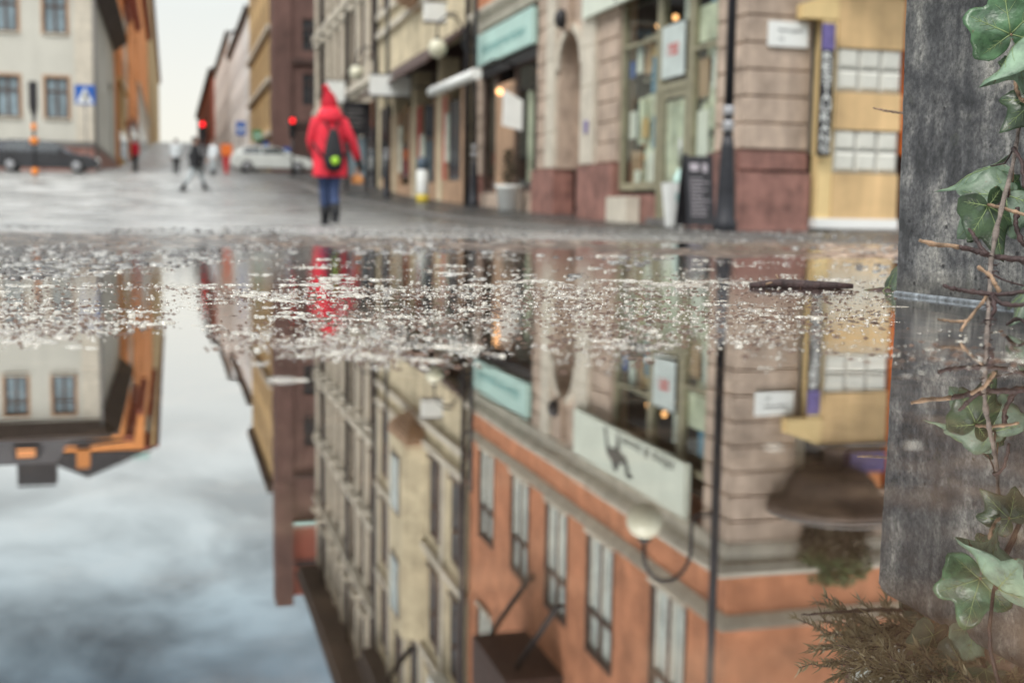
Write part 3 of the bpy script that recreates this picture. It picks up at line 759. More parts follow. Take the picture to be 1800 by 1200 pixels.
# upper walls with window openings (street side and front)
WU = [18.12, 21.45, 24.2, 27.05, 30.2]
op = []
for c in WU:
    op += [(c - .72, c + .72, 6.14, 8.5)]
    if not (23.2 < c < 26.6): op += [(c - .72, c + .72, 10.4, 12.7)]
uw = MB()
uw.wall(mS, U0, U1, 4.75, 14.6, op, .2)
WF = [10.6, 13.8]
opf = [(c - .7, c + .7, 6.5, 8.6) for c in WF] + [(c - .7, c + .7, 10.4, 12.7) for c in WF]
uw.wall(mF, RF, RE, 4.75, 14.6, opf, .3)
uw.quad(mS(U1, -.6, .0), mS(U1, -.6, 8.6), mS(U1, 14.6, 8.6), mS(U1, 14.6, 0))
uw.quad((RE, U0, -.6), (RE, U1, -.6), (RE, U1, 14.6), (RE, U0, 14.6))
uw.build('upper_wall', M['orange'], corner)
def casement(c, m, z0, z1, w=.70):
    o = window(corner, m, c - w, c + w, z0, z1, M['frame_brown'], M['curtain'], d=.055, bar=.075, transom=.66, surround=M['stone_light'])
    q = MB()
    for a_, b_, c_, d_ in ((c - w - .055, c - w - .003, z0 - .0, z1 + .05), (c + w + .003, c + w + .055, z0 - .0, z1 + .05), (c - w, c + w, z1 + .003, z1 + .05)): q.mbox(m, a_, b_, c_, d_, -.03, .05)
    q.build('outer_frame', M['frame_brown'], o)
    q = MB()
    for s_ in (-1, 1):
        cc = c + s_ * w * .48
        for a_, b_, c_, d_ in ((cc - .27, cc - .20, z0 + .12, z0 + (z1 - z0) * .62), (cc + .20, cc + .27, z0 + .12, z0 + (z1 - z0) * .62)): q.mbox(m, a_, b_, c_, d_, .02, .0585)
    q.build('sash', M['frame_white'], o)
for c in WU:
    casement(c, mS, 6.14, 8.5)
    if not (23.2 < c < 26.6): casement(c, mS, 10.4, 12.7)
for c in WF:
    casement(c, mF, 6.5, 8.6); casement(c, mF, 10.4, 12.7)
co = MB()
P1 = [(4.72, -.02), (4.80, -.06), (4.94, -.08), (5.00, -.18), (5.10, -.24), (5.17, -.24), (5.20, -.04)]
P2 = [(5.80, -.02), (5.85, -.06), (5.93, -.12), (5.99, -.15), (6.02, -.04)]
for P in (P1, P2):
    P_ = [(P[0][0], .02)] + P + [(P[-1][0], .02)]
    for (za, da), (zb, db) in zip(P_[:-1], P_[1:]):
        co.quad((RF + da, U1, za), (RF + da, U0 + da, za), (RF + db, U0 + db, zb), (RF + db, U1, zb))
        co.quad((RF + da, U0 + da, za), (RE, U0 + da, za), (RE, U0 + db, zb), (RF + db, U0 + db, zb))
co.build('cornice', M['stone_light'], corner)
ev = MB()
ev.mbox(mS, U0 - .6, U1, 14.5, 14.85, -.7, .3); ev.mbox(mF, RF + .3, RE, 14.5, 14.84, -.6, .3)
ev.build('eave', M['gutter'], corner)
rf_ = MB()
rf_.add([(RF - .7, U0 - .6, 14.86), (RF - .7, U1, 14.86), (RF + 4.5, U1, 18.2), (RF + 4.5, U0 + 4.5, 18.2), (RE, U0 + 4.5, 18.2), (RE, U0 - .6, 14.86), (RE, U1, 18.2)],
        [(0, 1, 2, 3), (0, 3, 4, 5), (3, 2, 6, 4)])
rf_.build('roof', M['roof'], corner)
dp = MB(); dp.tube([mS(31.95, -.1, -.22), mS(31.95, 14.4, -.22)], .075, 8)
dp.build('downpipe', M['dark'], corner)

# the wooden balcony on two braces above the street
bl = MB()
bl.mbox(mS, 23.55, 26.4, 9.62, 9.82, -1.28, .0)
bl.mbox(mS, 23.55, 26.4, 9.84, 10.75, -1.28, -1.16)
bl.mbox(mS, 23.55, 23.67, 9.84, 10.75, -1.155, .0)
bl.mbox(mS, 26.28, 26.4, 9.84, 10.75, -1.155, .0)
bo = bl.build('balcony', M['dark_wood'], corner)
for s in (23.62, 25.75):
    br = MB(); br.tube([mS(s, 8.12, -.04), mS(s + .12, 8.2, -.12), mS(s + .55, 9.60, -.86)], .065, 8)
    br.build('brace', M['dark'], bo)
bd = MB(); bd.mbox(mS, 24.1, 25.3, 9.9, 12.3, -.03, .03); bd.build('balcony_door', M['frame_brown'], corner)

# shop on the corner: windows, door, interior, lamps, posters
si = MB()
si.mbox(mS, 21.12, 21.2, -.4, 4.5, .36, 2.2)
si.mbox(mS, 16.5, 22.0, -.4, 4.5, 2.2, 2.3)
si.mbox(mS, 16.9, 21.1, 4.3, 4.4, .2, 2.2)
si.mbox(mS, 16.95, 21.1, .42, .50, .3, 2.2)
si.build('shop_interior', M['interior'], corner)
gl_ = bpy.data.materials.new('shop_glass'); gl_.use_nodes = True
t_ = gl_.node_tree; t_.nodes.clear()
o_ = N(t_, 'ShaderNodeOutputMaterial'); tr_ = N(t_, 'ShaderNodeBsdfTransparent'); tr_.inputs[0].default_value = (.93, .95, .92, 1)
g_ = N(t_, 'ShaderNodeBsdfGlossy'); g_.inputs['Roughness'].default_value = .01
lw_ = N(t_, 'ShaderNodeLayerWeight'); lw_.inputs['Blend'].default_value = .5
pf_ = N(t_, 'ShaderNodeMath', operation='POWER'); pf_.inputs[1].default_value = 4.5; t_.links.new(lw_.outputs['Facing'], pf_.inputs[0])
f_ = N(t_, 'ShaderNodeMath', operation='MULTIPLY_ADD'); f_.inputs[1].default_value = .5; f_.inputs[2].default_value = .03; t_.links.new(pf_.outputs[0], f_.inputs[0])
mx_ = N(t_, 'ShaderNodeMixShader'); t_.links.new(f_.outputs[0], mx_.inputs[0]); t_.links.new(tr_.outputs[0], mx_.inputs[1]); t_.links.new(g_.outputs[0], mx_.inputs[2]); t_.links.new(mx_.outputs[0], o_.inputs[0])
M['shop_glass'] = gl_
def shop_window(parent, m, s0, s1, z0, z1, fm, d=.1, bar=.09, transom=None, name='shop_window'):
    w = MB()
    w.mbox(m, s0, s0 + bar, z0, z1, d - .05, d + .05); w.mbox(m, s1 - bar, s1, z0, z1, d - .05, d + .05)
    w.mbox(m, s0 + bar, s1 - bar, z0, z0 + bar * 1.4, d - .05, d + .05); w.mbox(m, s0 + bar, s1 - bar, z1 - bar, z1, d - .05, d + .05)
    if transom: w.mbox(m, s0 + bar, s1 - bar, transom - .05, transom + .05, d - .05, d + .05)
    o = w.build(name, fm, parent)
    p = MB(); p.mbox(m, s0 + .02, s1 - .02, z0 + .02, z1 - .02, d - .004, d + .004)
    p.build('pane', M['shop_glass'], o)
    return o
shop_window(corner, mS, 16.97, 18.0, .5, 4.0, M['frame_olive'])
shop_window(corner, mS, 19.32, 21.06, .5, 4.0, M['frame_olive'])
dr = MB()
dr.mbox(mS, 18.02, 18.12, -.1, 4.0, .05, .17); dr.mbox(mS, 19.2, 19.3, -.1, 4.0, .05, .17)
dr.mbox(mS, 18.12, 19.2, 2.1, 2.22, .05, .17)
do = dr.build('shop_door', M['frame_olive'], corner)
q = MB(); q.mbox(mS, 18.14, 18.24, 0, 2.1, .07, .115); q.mbox(mS, 19.08, 19.18, 0, 2.1, .07, .115); q.mbox(mS, 18.24, 19.08, 0, .35, .07, .115); q.mbox(mS, 18.24, 19.08, 1.98, 2.1, .07, .115)
q.build('door_leaf', M['frame_olive'], do)
q = MB(); q.mbox(mS, 18.25, 19.07, .36, 1.97, .085, .093); q.mbox(mS, 18.12, 19.2, 2.22, 4.0, .10, .108); q.build('pane', M['shop_glass'], do)
q = MB(); q.tube([mS(18.3, .85, .045), mS(18.3, 1.3, .045)], .02, 6); q.build('handle', M['rim'], do)
q = MB(); q.mbox(mS, 18.0, 19.32, -.2, .02, -.12, .4); q.build('door_step', M['step'], corner)
# poster with red script in the fanlight
pst = MB(); pst.mbox(mS, 18.22, 19.14, 2.30, 3.14, .03, .045)
text_into(pst, mS, 'rea', 18.68, 2.74, .20, .46, d=.026, flip=-1, slant=.4)
po = pst.build('poster', [mat('pale_poster', (.50, .56, .53), .5, .12, 3, 0), M['red_ink']], corner)
for i, pgn in enumerate(po.data.polygons):
    if i >= 6: pgn.material_index = 1
# goods inside the windows
def near_glass(m, name, material, parent, *boxes):
    for n_, (a_, b_, c_, d_, e_, f_) in enumerate(boxes):
        e2_ = .118 + .16 * max(0, e_ - .13) + .0021 * n_
        one(m, name, material, parent, (a_, b_, c_, d_, e2_, e2_ + .022))
random.seed(4)
for k in range(9):
    s_ = random.uniform(17.05, 17.9); z = random.choice((.55, .55, 1.4, 2.5)); near_glass(mS, 'display_item', M['display'], corner, (s_ - .12, s_ + .12, z, z + random.uniform(.3, .8), .5 + k * .012, .7))
for k in range(8):
    s_ = random.uniform(19.5, 20.4); z = random.choice((.55, .55, 1.3)); near_glass(mS, 'display_item', M['display'], corner, (s_ - .14, s_ + .14, z, z + random.uniform(.3, .9), .5 + k * .013, .8))
near_glass(mS, 'display_item', M['display'], corner, (17.05, 17.98, 2.75, 3.3, .35, .4))
near_glass(mS, 'display_item', M['display_blue'], corner, (19.5, 19.85, 2.15, 2.75, .33, .44), (19.45, 19.7, 1.2, 1.75, .13, .14), (17.05, 17.5, 3.3, 3.7, .3, .34))
near_glass(mS, 'display_item', M['red_paint'], corner, (17.05, 17.25, 3.35, 3.55, .25, .29), (17.02, 17.09, 1.9, 2.6, .3, .34))
near_glass(mS, 'display_figure', M['white'], corner, (19.55, 19.95, .6, 1.15, .3, .36), (20.35, 20.6, 2.55, 3.0, .4, .5), (17.1, 17.4, 2.0, 2.6, .3, .36), (17.5, 17.9, 1.0, 1.7, .26, .3), (20.6, 20.9, 1.42, 1.9, .4, .5), (18.35, 18.6, 3.2, 3.7, .5, .55))
near_glass(mS, 'display_figure', M['tan'], corner, (19.95, 20.25, 2.5, 3.1, .5, .6), (20.3, 20.8, .6, 1.2, .5, .6), (17.55, 17.9, 1.9, 2.5, .34, .4), (18.7, 19.0, .5, 1.3, .5, .56))
near_glass(mS, 'road_reflection_panel', M['display'], corner, (19.42, 20.30, .65, 2.15, .9, .92), (17.06, 17.92, .65, 1.95, .9, .92))  # pale panels paint in the light road mirrored in the panes
one(mS, 'door_curtain', M['display'], do, (18.27, 19.05, .40, 1.94, .118, .125))
one(mS, 'display_shelf', M['stone_light'], corner, *[(19.4, 21.0, z, z + .05, .45, .75) for z in (1.35, 2.45, 3.2)])
for (px_, s, z, d_) in ((0, 20.05, 3.30, .5), (0, 19.72, 3.42, .5), (0, 17.35, 3.05, .4), (0, 20.2, 1.75, .5), (0, 20.7, 3.42, .6)):
    lb = MB(); lb.sphere(mS(s, z, d_), .052, 12); lb.build('shop_lamp', M['amber'], corner)
bn = MB(); bn.mbox(mS, 19.9, 20.9, -.15, .38, -.25, .0); bn.build('window_ledge', M['stone_light'], corner)
one(mS, 'glazing_bar', M['frame_olive'], corner, (19.41, 20.97, 3.0, 3.06, .06, .13), (17.06, 17.91, 2.62, 2.68, .06, .13))
near_glass(mS, 'display_box', M['blue_sign'], corner, (19.45, 19.65, .56, .9, .3, .4), (20.75, 20.95, 2.5, 2.8, .45, .6))
near_glass(mS, 'display_box', M['yellow'], corner, (20.05, 20.3, 1.41, 1.75, .45, .6), (17.2, 17.5, .56, .8, .3, .4), (19.7, 19.95, 2.52, 2.95, .45, .6))
near_glass(mS, 'price_card', M['white'], corner, (20.25, 20.5, .6, .85, .16, .17), (17.62, 17.85, .62, .95, .16, .17), (19.45, 19.62, 1.9, 2.1, .16, .17))
# sign board over the corner shop: camel emblem and lettering
fs = MB()
fs.mbox(mS, 17.28, 22.75, 3.78, 4.66, -.16, -.06)
nf = len(fs.f)
camel = [(0.02, .0), (.10, .0), (.13, .22), (.17, .38), (.22, .40), (.40, .38), (.44, .30), (.45, .0), (.53, .0), (.55, .30), (.60, .42), (.66, .40), (.78, .46), (.84, .62), (.86, .74), (.95, .76), (.97, .82), (.90, .87), (.80, .87), (.76, .78), (.71, .60), (.63, .62), (.56, .66), (.49, .80), (.43, .90), (.36, .82), (.30, .68), (.20, .64), (.12, .54), (.09, .36), (.05, .18)]
cs = 21.0
fs.extrude(camel, lambda p: mS(cs - p[0] * 1.55, 3.84 + p[1] * .80, -.168), lambda p: mS(cs - p[0] * 1.55, 3.84 + p[1] * .80, -.1601))
text_into(fs, mS, 'konst & antikt', 18.85, 3.93, .17, 2.35, d=-.166, flip=-1)
fso = fs.place('shop_sign', [M['sign_mint'], M['ink']], RF - .16, 20.0, 3.78, 'long pale mint shop sign with a dark camel emblem above the corner shop windows', 'sign')
for i, pgn in enumerate(fso.data.polygons):
    if i >= nf: pgn.material_index = 1

# second shop: turquoise sign, tan panel, window
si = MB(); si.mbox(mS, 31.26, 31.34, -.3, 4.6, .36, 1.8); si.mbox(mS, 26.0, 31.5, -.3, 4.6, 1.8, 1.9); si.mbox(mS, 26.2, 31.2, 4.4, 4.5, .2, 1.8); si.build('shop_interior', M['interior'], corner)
shop_window(corner, mS, 26.22, 28.2, .55, 3.55, M['frame_brown'])
shop_window(corner, mS, 29.9, 31.2, .55, 3.55, M['frame_brown'])
q = MB(); q.mbox(mS, 28.25, 29.88, .56, 3.2, .03, .10); q.build('tan_panel', M['tan'], corner)
q = MB(); q.mbox(mS, 26.22, 31.25, -.3, .55, -.02, .3); q.build('shop_plinth', M['stone'], corner)
q = MB(); q.mbox(mS, 26.2, 31.25, 3.5, 3.76, -.02, .1); q.build('shop_lintel', M['dark'], corner)
one(mS, 'window_display', M['display'], corner, (27.6, 27.95, .8, 2.9, .3, .35), (26.4, 26.9, .8, 2.9, .25, .3))
for s, z in ((29.05, 2.98), (26.4, 3.2)):
    lb = MB(); lb.sphere(mS(s, z, -.10 if s > 28 else .14), .085, 12); lb.build('shop_lamp', M['amber'], corner)
fs = MB(); fs.mbox(mS, 26.2, 31.22, 3.78, 4.58, -.14, -.03); nf = len(fs.f)
text_into(fs, mS, 'blomsterverkstan', 28.75, 4.17, .27, 4.0, d=-.146, flip=-1, slant=.25)
fso = fs.place('shop_sign', [M['turq'], M['turq_text']], RF - .14, 28.7, 3.78, 'turquoise shop sign with slanted teal lettering left of the arched niche', 'sign')
for i, pgn in enumerate(fso.data.polygons):
    if i >= nf: pgn.material_index = 1

# doorway behind the kiosk in the front wall, with a blue and orange poster
q = MB(); q.mbox(mF, 8.86, 10.5, -.2, 4.0, .34, .4); q.build('shop_front', M['pane_dark'], corner)
q = MB(); q.mbox(mF, 8.88, 9.1, 1.0, 4.0, .15, .33); q.mbox(mF, 9.55, 9.72, 3.2, 4.0, .15, .33); q.build('door_frame', M['stone_light'], corner)
q = MB(); q.mbox(mF, 9.72, 10.5, 3.42, 3.72, -.12, .2); q.build('blue_fascia', M['violet'], corner)
q = MB(); q.mbox(mF, 10.32, 10.46, 1.0, 3.9, -.14, .0); q.build('orange_banner', M['orange_sign'], corner)
q = MB(); q.mbox(mF, 9.78, 10.4, 3.74, 4.05, .1, .3); q.build('lit_panel', M['orange_lamp'], corner)
# small enamel house number
q = MB(); q.mbox(mS, 22.52, 22.68, 1.62, 1.86, -.10, -.075); q.build('number_plate', M['violet'], corner)

# street name plate on the corner pier
sp = MB(); sp.mbox(mF, 8.16, 8.78, 2.47, 2.82, -.05, -.015); nf = len(sp.f)
text_into(sp, mF, 'Norra gatan', 8.50, 2.69, .075, .38, d=-.054)
text_into(sp, mF, '12', 8.36, 2.575, .05, .07, d=-.054)
spo = sp.place('street_sign', [M['white'], M['ink']], 8.47, U0 - .04, 2.47, 'white enamel street name plate on the pink stone corner pier', 'sign')
for i, pgn in enumerate(spo.data.polygons):
    if i >= nf: pgn.material_index = 1

# ---- the yellow kiosk with glass blocks
KR0, KR1, KU = 8.93, 10.22, 15.75
kio = thing('kiosk', 9.5, KU, -.2, 'yellow kiosk box with two bands of white glass blocks beside the corner pier', 'kiosk')
mK = mU(KU)
one(mK, 'front_panel', M['yellow'], kio, (9.16, KR1, .06, .71, 0, .22), (9.16, KR1, 1.33, 1.86, 0, .22), (9.16, KR1, 2.48, 3.24, 0, .22))
b = MB(); b.mbox(mK, KR0, 9.155, .06, 3.0, .02, .22); b.add([(8.6, KU + .02, 2.86), (9.155, KU + .0, 2.86), (9.155, KU + .0, 3.26), (8.6, KU + .02, 3.06), (8.6, KU + .2, 2.86), (9.155, KU + .2, 2.86), (9.155, KU + .2, 3.26), (8.6, KU + .2, 3.06)],
      [(0, 1, 2, 3), (4, 5, 6, 7), (0, 1, 5, 4), (1, 2, 6, 5), (2, 3, 7, 6), (3, 0, 4, 7)])
b.build('side_panel', M['yellow_pale'], kio)
for z0 in (.715, 1.865):
    b = MB(); b.mbox(mK, 9.165, KR1 - .005, z0, z0 + .61, .05, .2); bb = b.build('glass_block_band', M['joint'], kio)
    for i in range(3):
        for j in range(2):
            b = MB(); w_ = (KR1 - 9.18) / 3
            s0 = 9.175 + i * w_; zz = z0 + .012 + j * .30
            # slightly pillowed block
            fr_ = [mK(s0 + .012, zz + .01, .045), mK(s0 + w_ - .012, zz + .01, .045), mK(s0 + w_ - .012, zz + .288, .045), mK(s0 + .012, zz + .288, .045)]
            inn = [mK(s0 + .05, zz + .05, .015), mK(s0 + w_ - .05, zz + .05, .015), mK(s0 + w_ - .05, zz + .25, .015), mK(s0 + .05, zz + .25, .015)]
            b.add(fr_ + inn, [(4, 5, 6, 7), (0, 1, 5, 4), (1, 2, 6, 5), (2, 3, 7, 6), (3, 0, 4, 7)])
            b.build('glass_block', M['tile'], bb)
b = MB(); b.mbox(mK, 8.9, KR1 + .02, -.08, .06, -.03, .22); b.build('white_base', M['pale_grey'], kio)
b = MB(); b.mbox(mK, 9.15, 10.9, -.3, -.085, -.25, .22); b.build('step', M['step'], kio)
b = MB(); b.mbox(mK, 9.1, KR1 + .03, 3.24, 3.30, -.05, .22); b.build('roof', M['step'], kio)
# tall black letter sign standing off the kiosk's left edge
vs = thing('banner_sign', 8.95, KU - .1, .94, 'tall narrow black sign with a column of white letters and a violet top', 'sign')
b = MB(); b.mbox(mU(KU - .1), 8.84, 9.05, .94, 2.78, .0, .035); b.build('board', M['dark'], vs)
b = MB(); b.mbox(mU(KU - .1), 8.845, 9.045, 2.42, 2.775, -.006, .0); b.build('violet_top', M['violet'], vs)
b = MB()
for i, ch in enumerate('RESTAURANG'):
    text_into(b, mU(KU - .1), ch, 8.945, 2.33 - i * .142, .112, .145, d=-.006)
b.build('lettering', M['white'], vs)
b = MB(); b.tube([mU(KU - .1)(9.03, 1.2, .03), mU(KU)(9.03, 1.2, .03)], .012, 6); b.tube([mU(KU - .1)(9.03, 2.5, .03), mU(KU)(9.03, 2.5, .03)], .012, 6); b.build('bracket', M['dark'], vs)

# cast bowl on a stem standing on the kiosk, planted with a bush
ur = thing('planter_urn', 9.36, KU + .0, 3.3, 'wide brown cast iron bowl planter on a slim stem above the yellow kiosk', 'planter')
b = MB(); b.lathe((9.36, KU, 3.3), [(.19, 0), (.19, .03), (.15, .06), (.14, .30)], 18); b.build('stem', M['urn'], ur)
b = MB(); b.lathe((9.36, KU, 3.3), [(.14, .30), (.38, .315), (.52, .37), (.62, .48), (.67, .60), (.72, .69), (.90, .76), (.97, .83), (.96, .90), (.86, .93), (.70, .90), (.66, .80)], 32); b.build('bowl', M['urn'], ur)
b = MB(); b.lathe((9.36, KU, 3.3), [(.965, .90), (.975, .93), (.955, .96), (.90, .95)], 32); b.build('rim', M['step'], ur)
b = MB(); b.lathe((9.36, KU, 3.3), [(.70, .86), (.4, .93), (.02, .95)], 20); b.build('soil', M['soil'], ur)
def leaf_cloud(mb, c, rad, n, size, seed, squash=1.0, shape=None):
    rnd = random.Random(seed)
    for _ in range(n):
        while True:
            p = Vector((rnd.uniform(-1, 1), rnd.uniform(-1, 1), rnd.uniform(-1, 1)))
            if p.length < 1 and p.length > .25: break
        q_ = Vector((p.x * rad[0], p.y * rad[1], p.z * rad[2]))
        if noise.noise(q_ * 3.0 + Vector((seed, 0, 0))) < -.22: continue
        q_ += Vector(c)
        d1 = Vector((rnd.gauss(0, 1), rnd.gauss(0, 1), rnd.gauss(0, .7))).normalized()
        d2 = d1.cross(Vector((rnd.gauss(0, 1), rnd.gauss(0, 1), rnd.gauss(0, 1)))).normalized()
        l = size * rnd.uniform(.6, 1.4); w = l * .42
        mb.add([q_ - d1 * l, q_ + d2 * w, q_ + d1 * l, q_ - d2 * w], [(0, 1, 2), (0, 2, 3)])
sb = thing('shrub', 9.42, KU, 4.2, 'round bush with brown sides and green top growing in the iron bowl', 'shrub')
b = MB(); leaf_cloud(b, (9.42, KU, 4.62), (.60, .55, .48), 2600, .055, 3); b.build('foliage', M['foliage_dark'], sb)
b = MB(); leaf_cloud(b, (9.40, KU - .05, 5.02), (.58, .52, .36), 1900, .05, 9); b.build('crown', M['foliage_green'], sb)
b = MB()
for i in range(9):
    a = i * .7; b.tube([(9.4, KU, 4.15), (9.4 + .2 * math.cos(a), KU + .2 * math.sin(a), 4.5), (9.4 + .42 * math.cos(a), KU + .42 * math.sin(a), 4.9)], [.018, .012, .005], 5)
b.build('stem', M['bark'], sb)

# ---- generic street houses
def house(name, label, r, ua, ub, z0, z1, back, wallm, floors, bays, wm, pm, side='R', trim=None, lower=None, wsize=(1.1, 2.0), eave=.7, roofh=3.0, roofm=None, extra=None, group=None, mull=1, sills=True, more=()):
    t = thing(name, r, ua, z0, label, 'building', group)
    m = mR(r) if side == 'R' else mL(r)
    sg = 1 if side == 'R' else -1
    cent = [ua + (ub - ua) * (i + .5) / bays for i in range(bays)]
    op = [(c - wsize[0] / 2, c + wsize[0] / 2, zf, zf + wsize[1]) for zf in floors for c in cent]
    b = MB(); b.wall(m, ua, ub, z0 - 1, z1, op + list(more), .28)
    rb = r + sg * back
    b.quad((r, ua, z0 - 1), (rb, ua, z0 - 1), (rb, ua, z1), (r, ua, z1)); b.quad((r, ub, z0 - 1), (rb, ub, z0 - 1), (rb, ub, z1), (r, ub, z1)); b.quad((rb, ua, z0 - 1), (rb, ub, z0 - 1), (rb, ub, z1), (rb, ua, z1))
    b.build('wall', wallm, t)
    for o in op: window(t, m, o[0], o[1], o[2], o[3], wm, pm, d=.07, bar=.09, transom=.62, mull=mull, sill=sills)
    if lower:
        zl, ml_ = lower
        q = MB(); q.wall(lambda s_, z_, d_: m(s_, z_, d_ - .06), ua + .02, ub - .02, z0 - 1, zl, [o for o in op if o[3] < zl], .07); q.mbox(m, ua + .02, ub - .02, zl, zl + .3, -.25, .05); q.build('lower_wall', ml_, t)
        for k in range(bays): one(m, 'shop_window', M['pane_dark'], t, (cent[k] - 1.6, cent[k] + 1.6, z0 + .6, floors[0] - .9, -.10, .0))
    if eave:
        e = MB(); e.mbox(m, ua, ub, z1 - .25, z1 + .15, -eave, .2); e.mbox(m, ua, ub, z1 + .151, z1 + .30, -eave - .12, -eave + .1); e.build('eave', M['brick_red'] if side == 'L' else M['gutter'], t)
    q = MB()
    q.add([m(ua, z1 + .16, -eave), m(ub, z1 + .16, -eave), m(ub, z1 + roofh, back * .5), m(ua, z1 + roofh, back * .5), m(ub, z1 + .16, back), m(ua, z1 + .16, back)], [(0, 1, 2, 3), (3, 2, 4, 5), (0, 3, 5), (1, 4, 2)])
    q.build('roof', roofm or M['roof'], t)
    return t, m
# cream house: dim arcade with brown awning, oriel, pilasters
t, m = house('cream_building', 'cream house with dark ground floor opening and shallow oriel between orange and beige houses', RF, 32.12, 47.7, .2, 17.9, 9, M['cream'], (7.7, 11.2, 14.6), 5, M['frame_brown'], M['pane_blue'], wsize=(1.35, 2.5), more=[(32.4, 47.4, .0, 4.95)])
b = MB()
for z in (6.55, 7.25, 10.6, 14.1): b.mbox(m, 32.13, 47.69, z, z + .22, -.16, .02)
for s in (32.6, 35.3, 38.4, 41.5, 44.6, 47.2): b.mbox(m, s - .18, s + .18, 7.48, 17.6, -.09, .02)
b.build('trim', M['stone_light'], t)
b = MB()
b.extrude([(38.0, 7.5), (41.4, 7.5), (41.4, 14.0), (38.0, 14.0)], lambda p: m(p[0], p[1], -.01), lambda p: m(p[0] + (.5 if p[0] < 39 else -.5), p[1], -.7))
ori = b.build('oriel', M['cream'], t)
b = MB()
for k in range(8):
    a0, a1 = k / 8, (k + 1) / 8
    f0, f1 = math.sin(a0 * math.pi / 2), math.sin(a1 * math.pi / 2)
    b.mbox(m, 39.7 - 1.7 * f1, 39.7 + 1.7 * f1, 6.5 + a0 * 1.0, 6.5 + a1 * 1.0, -.68 * f1, -.01)
b.build('oriel_base', M['tan'], ori)
for z in (8.0, 11.5):
    b = MB(); b.mbox(m, 38.9, 40.5, z, z + 2, -.735, -.705); wo = b.build('window', M['frame_brown'], ori)
    b = MB(); b.mbox(m, 39.0, 39.65, z + .1, z + 1.9, -.75, -.736); b.mbox(m, 39.75, 40.4, z + .1, z + 1.9, -.75, -.736); b.build('pane', M['curtain'], wo)
b = MB(); b.mbox(m, 32.2, 47.6, -.2, 4.94, 1.2, 1.3); b.mbox(m, 32.2, 47.6, 4.955, 5.0, .29, 1.2); b.build('arcade_back', M['dark_wood'], t)
for s, w_ in ((32.5, .5), (36.2, .5), (40.2, .6), (44.0, .5), (47.3, .5)): one(m, 'pier', M['cream'], t, (s - w_ / 2, s + w_ / 2, -.3, 4.6, -.06, .5))
one(m, 'shop_window', M['pane_dark'], t, (33.6, 34.8, .96, 3.2, -.05, .04), (37.1, 38.4, .96, 3.4, -.05, .04), (41.1, 42.3, 1.2, 3.6, -.05, .04), (44.9, 46.9, 1.3, 3.9, -.05, .04))
for s0, s1 in ((33.0, 35.9), (36.5, 39.8), (40.6, 43.7), (44.3, 47.0)): one(m, 'shop_panel', M['tan'], t, (s0, s1, .3, .95, -.03, .2), (s0 + .1, s0 + .5, .951, 3.5, -.03, .1), (s1 - .6, s1 - .1, .951, 3.5, -.03, .1))
one(m, 'shop_poster', M['display'], t, (35.0, 35.35, 1.5, 2.9, -.06, .0), (38.6, 39.1, 1.6, 2.5, -.06, .0), (42.6, 43.0, 1.4, 3.0, -.06, .0))
one(m, 'shop_poster', M['red_paint'], t, (35.45, 35.75, 1.0, 3.4, -.05, .0), (39.2, 39.6, .96, 3.4, -.05, .0))
b = MB(); b.add([m(32.3, 5.15, 0), m(44.5, 5.15, 0), m(44.5, 4.1, -1.25), m(32.3, 4.1, -1.25), m(32.3, 5.05, 0.0), m(44.5, 5.05, 0.0), m(44.5, 4.0, -1.25), m(32.3, 4.0, -1.25)],
      [(0, 1, 2, 3), (4, 5, 6, 7), (0, 1, 5, 4), (2, 3, 7, 6), (0, 3, 7, 4), (1, 2, 6, 5)])
b.build('brown_awning', M['dark_wood'], t)
for k in range(5):
    c = 32.12 + 15.58 * (k + .5) / 5
    for zf in (7.7, 11.2, 14.6):
        if 37.5 < c < 42: continue
        one(m, 'shutter', M['frame_brown'], t, (c - 1.12, c - .74, zf, zf + 2.45, -.09, -.02))
b = MB(); b.tube([m(40.2, 15.0, -.05), m(39.0, 15.6, -1.1), m(38.2, 16.0, -1.9)], [.10, .08, .05], 8); b.build('flagpole', M['dark'], t)
b = MB(); b.mbox(m, 33.2, 35.2, 14.0, 14.55, -.5, -.02); b.build('white_box', M['white'], t)
for s in (32.2, 47.5):
    b = MB(); b.tube([m(s, 0, -.16), m(s, 17.6, -.16)], .08, 8); b.build('downpipe', M['dark'], t)
# beige house: many narrow bays, bands and a broad eave
t, m = house('beige_building', 'grey beige house with closely spaced tall windows under a broad brown eave', RF, 47.72, 68.4, 1.0, 20.3, 10, M['beige'], (6.2, 9.9, 13.4, 16.7), 8, M['frame_brown'], M['pane_dark'], wsize=(1.35, 2.6), eave=1.15)
b = MB()
for z in (5.1, 9.1, 12.6, 16.05): b.mbox(m, 47.73, 68.39, z, z + .28, -.28, .02); b.mbox(m, 47.73, 68.39, z - .22, z - .003, -.14, .02)
for i in range(9):
    s = 47.72 + 20.68 * i / 8; s = min(max(s, 47.95), 68.2)
    for z0_, z1_ in ((5.4, 8.86), (9.4, 12.36), (12.9, 15.8), (16.35, 20.0)): b.mbox(m, s - .2, s + .2, z0_, z1_, -.12, .02)
b.build('trim', M['stone_light'], t)
b = MB()
for i in range(8):
    c = 47.72 + 20.68 * (i + .5) / 8
    for z in (8.75, 12.3):
        b = MB(); b.sphere(m(c, z, -.1), .28, 8, rz=.18); b.build('carved_ornament', M['stone_light'], t)
    one(m, 'window_canopy', M['stone_light'], t, (c - .5, c + .5, 16.5, 16.66, -.5, .02))
for i in range(5):
    s = 48.6 + i * 4.0; one(m, 'shop_window', M['pane_dark'], t, (s, s + 2.9, 1.0, 4.4, -.03, .03))
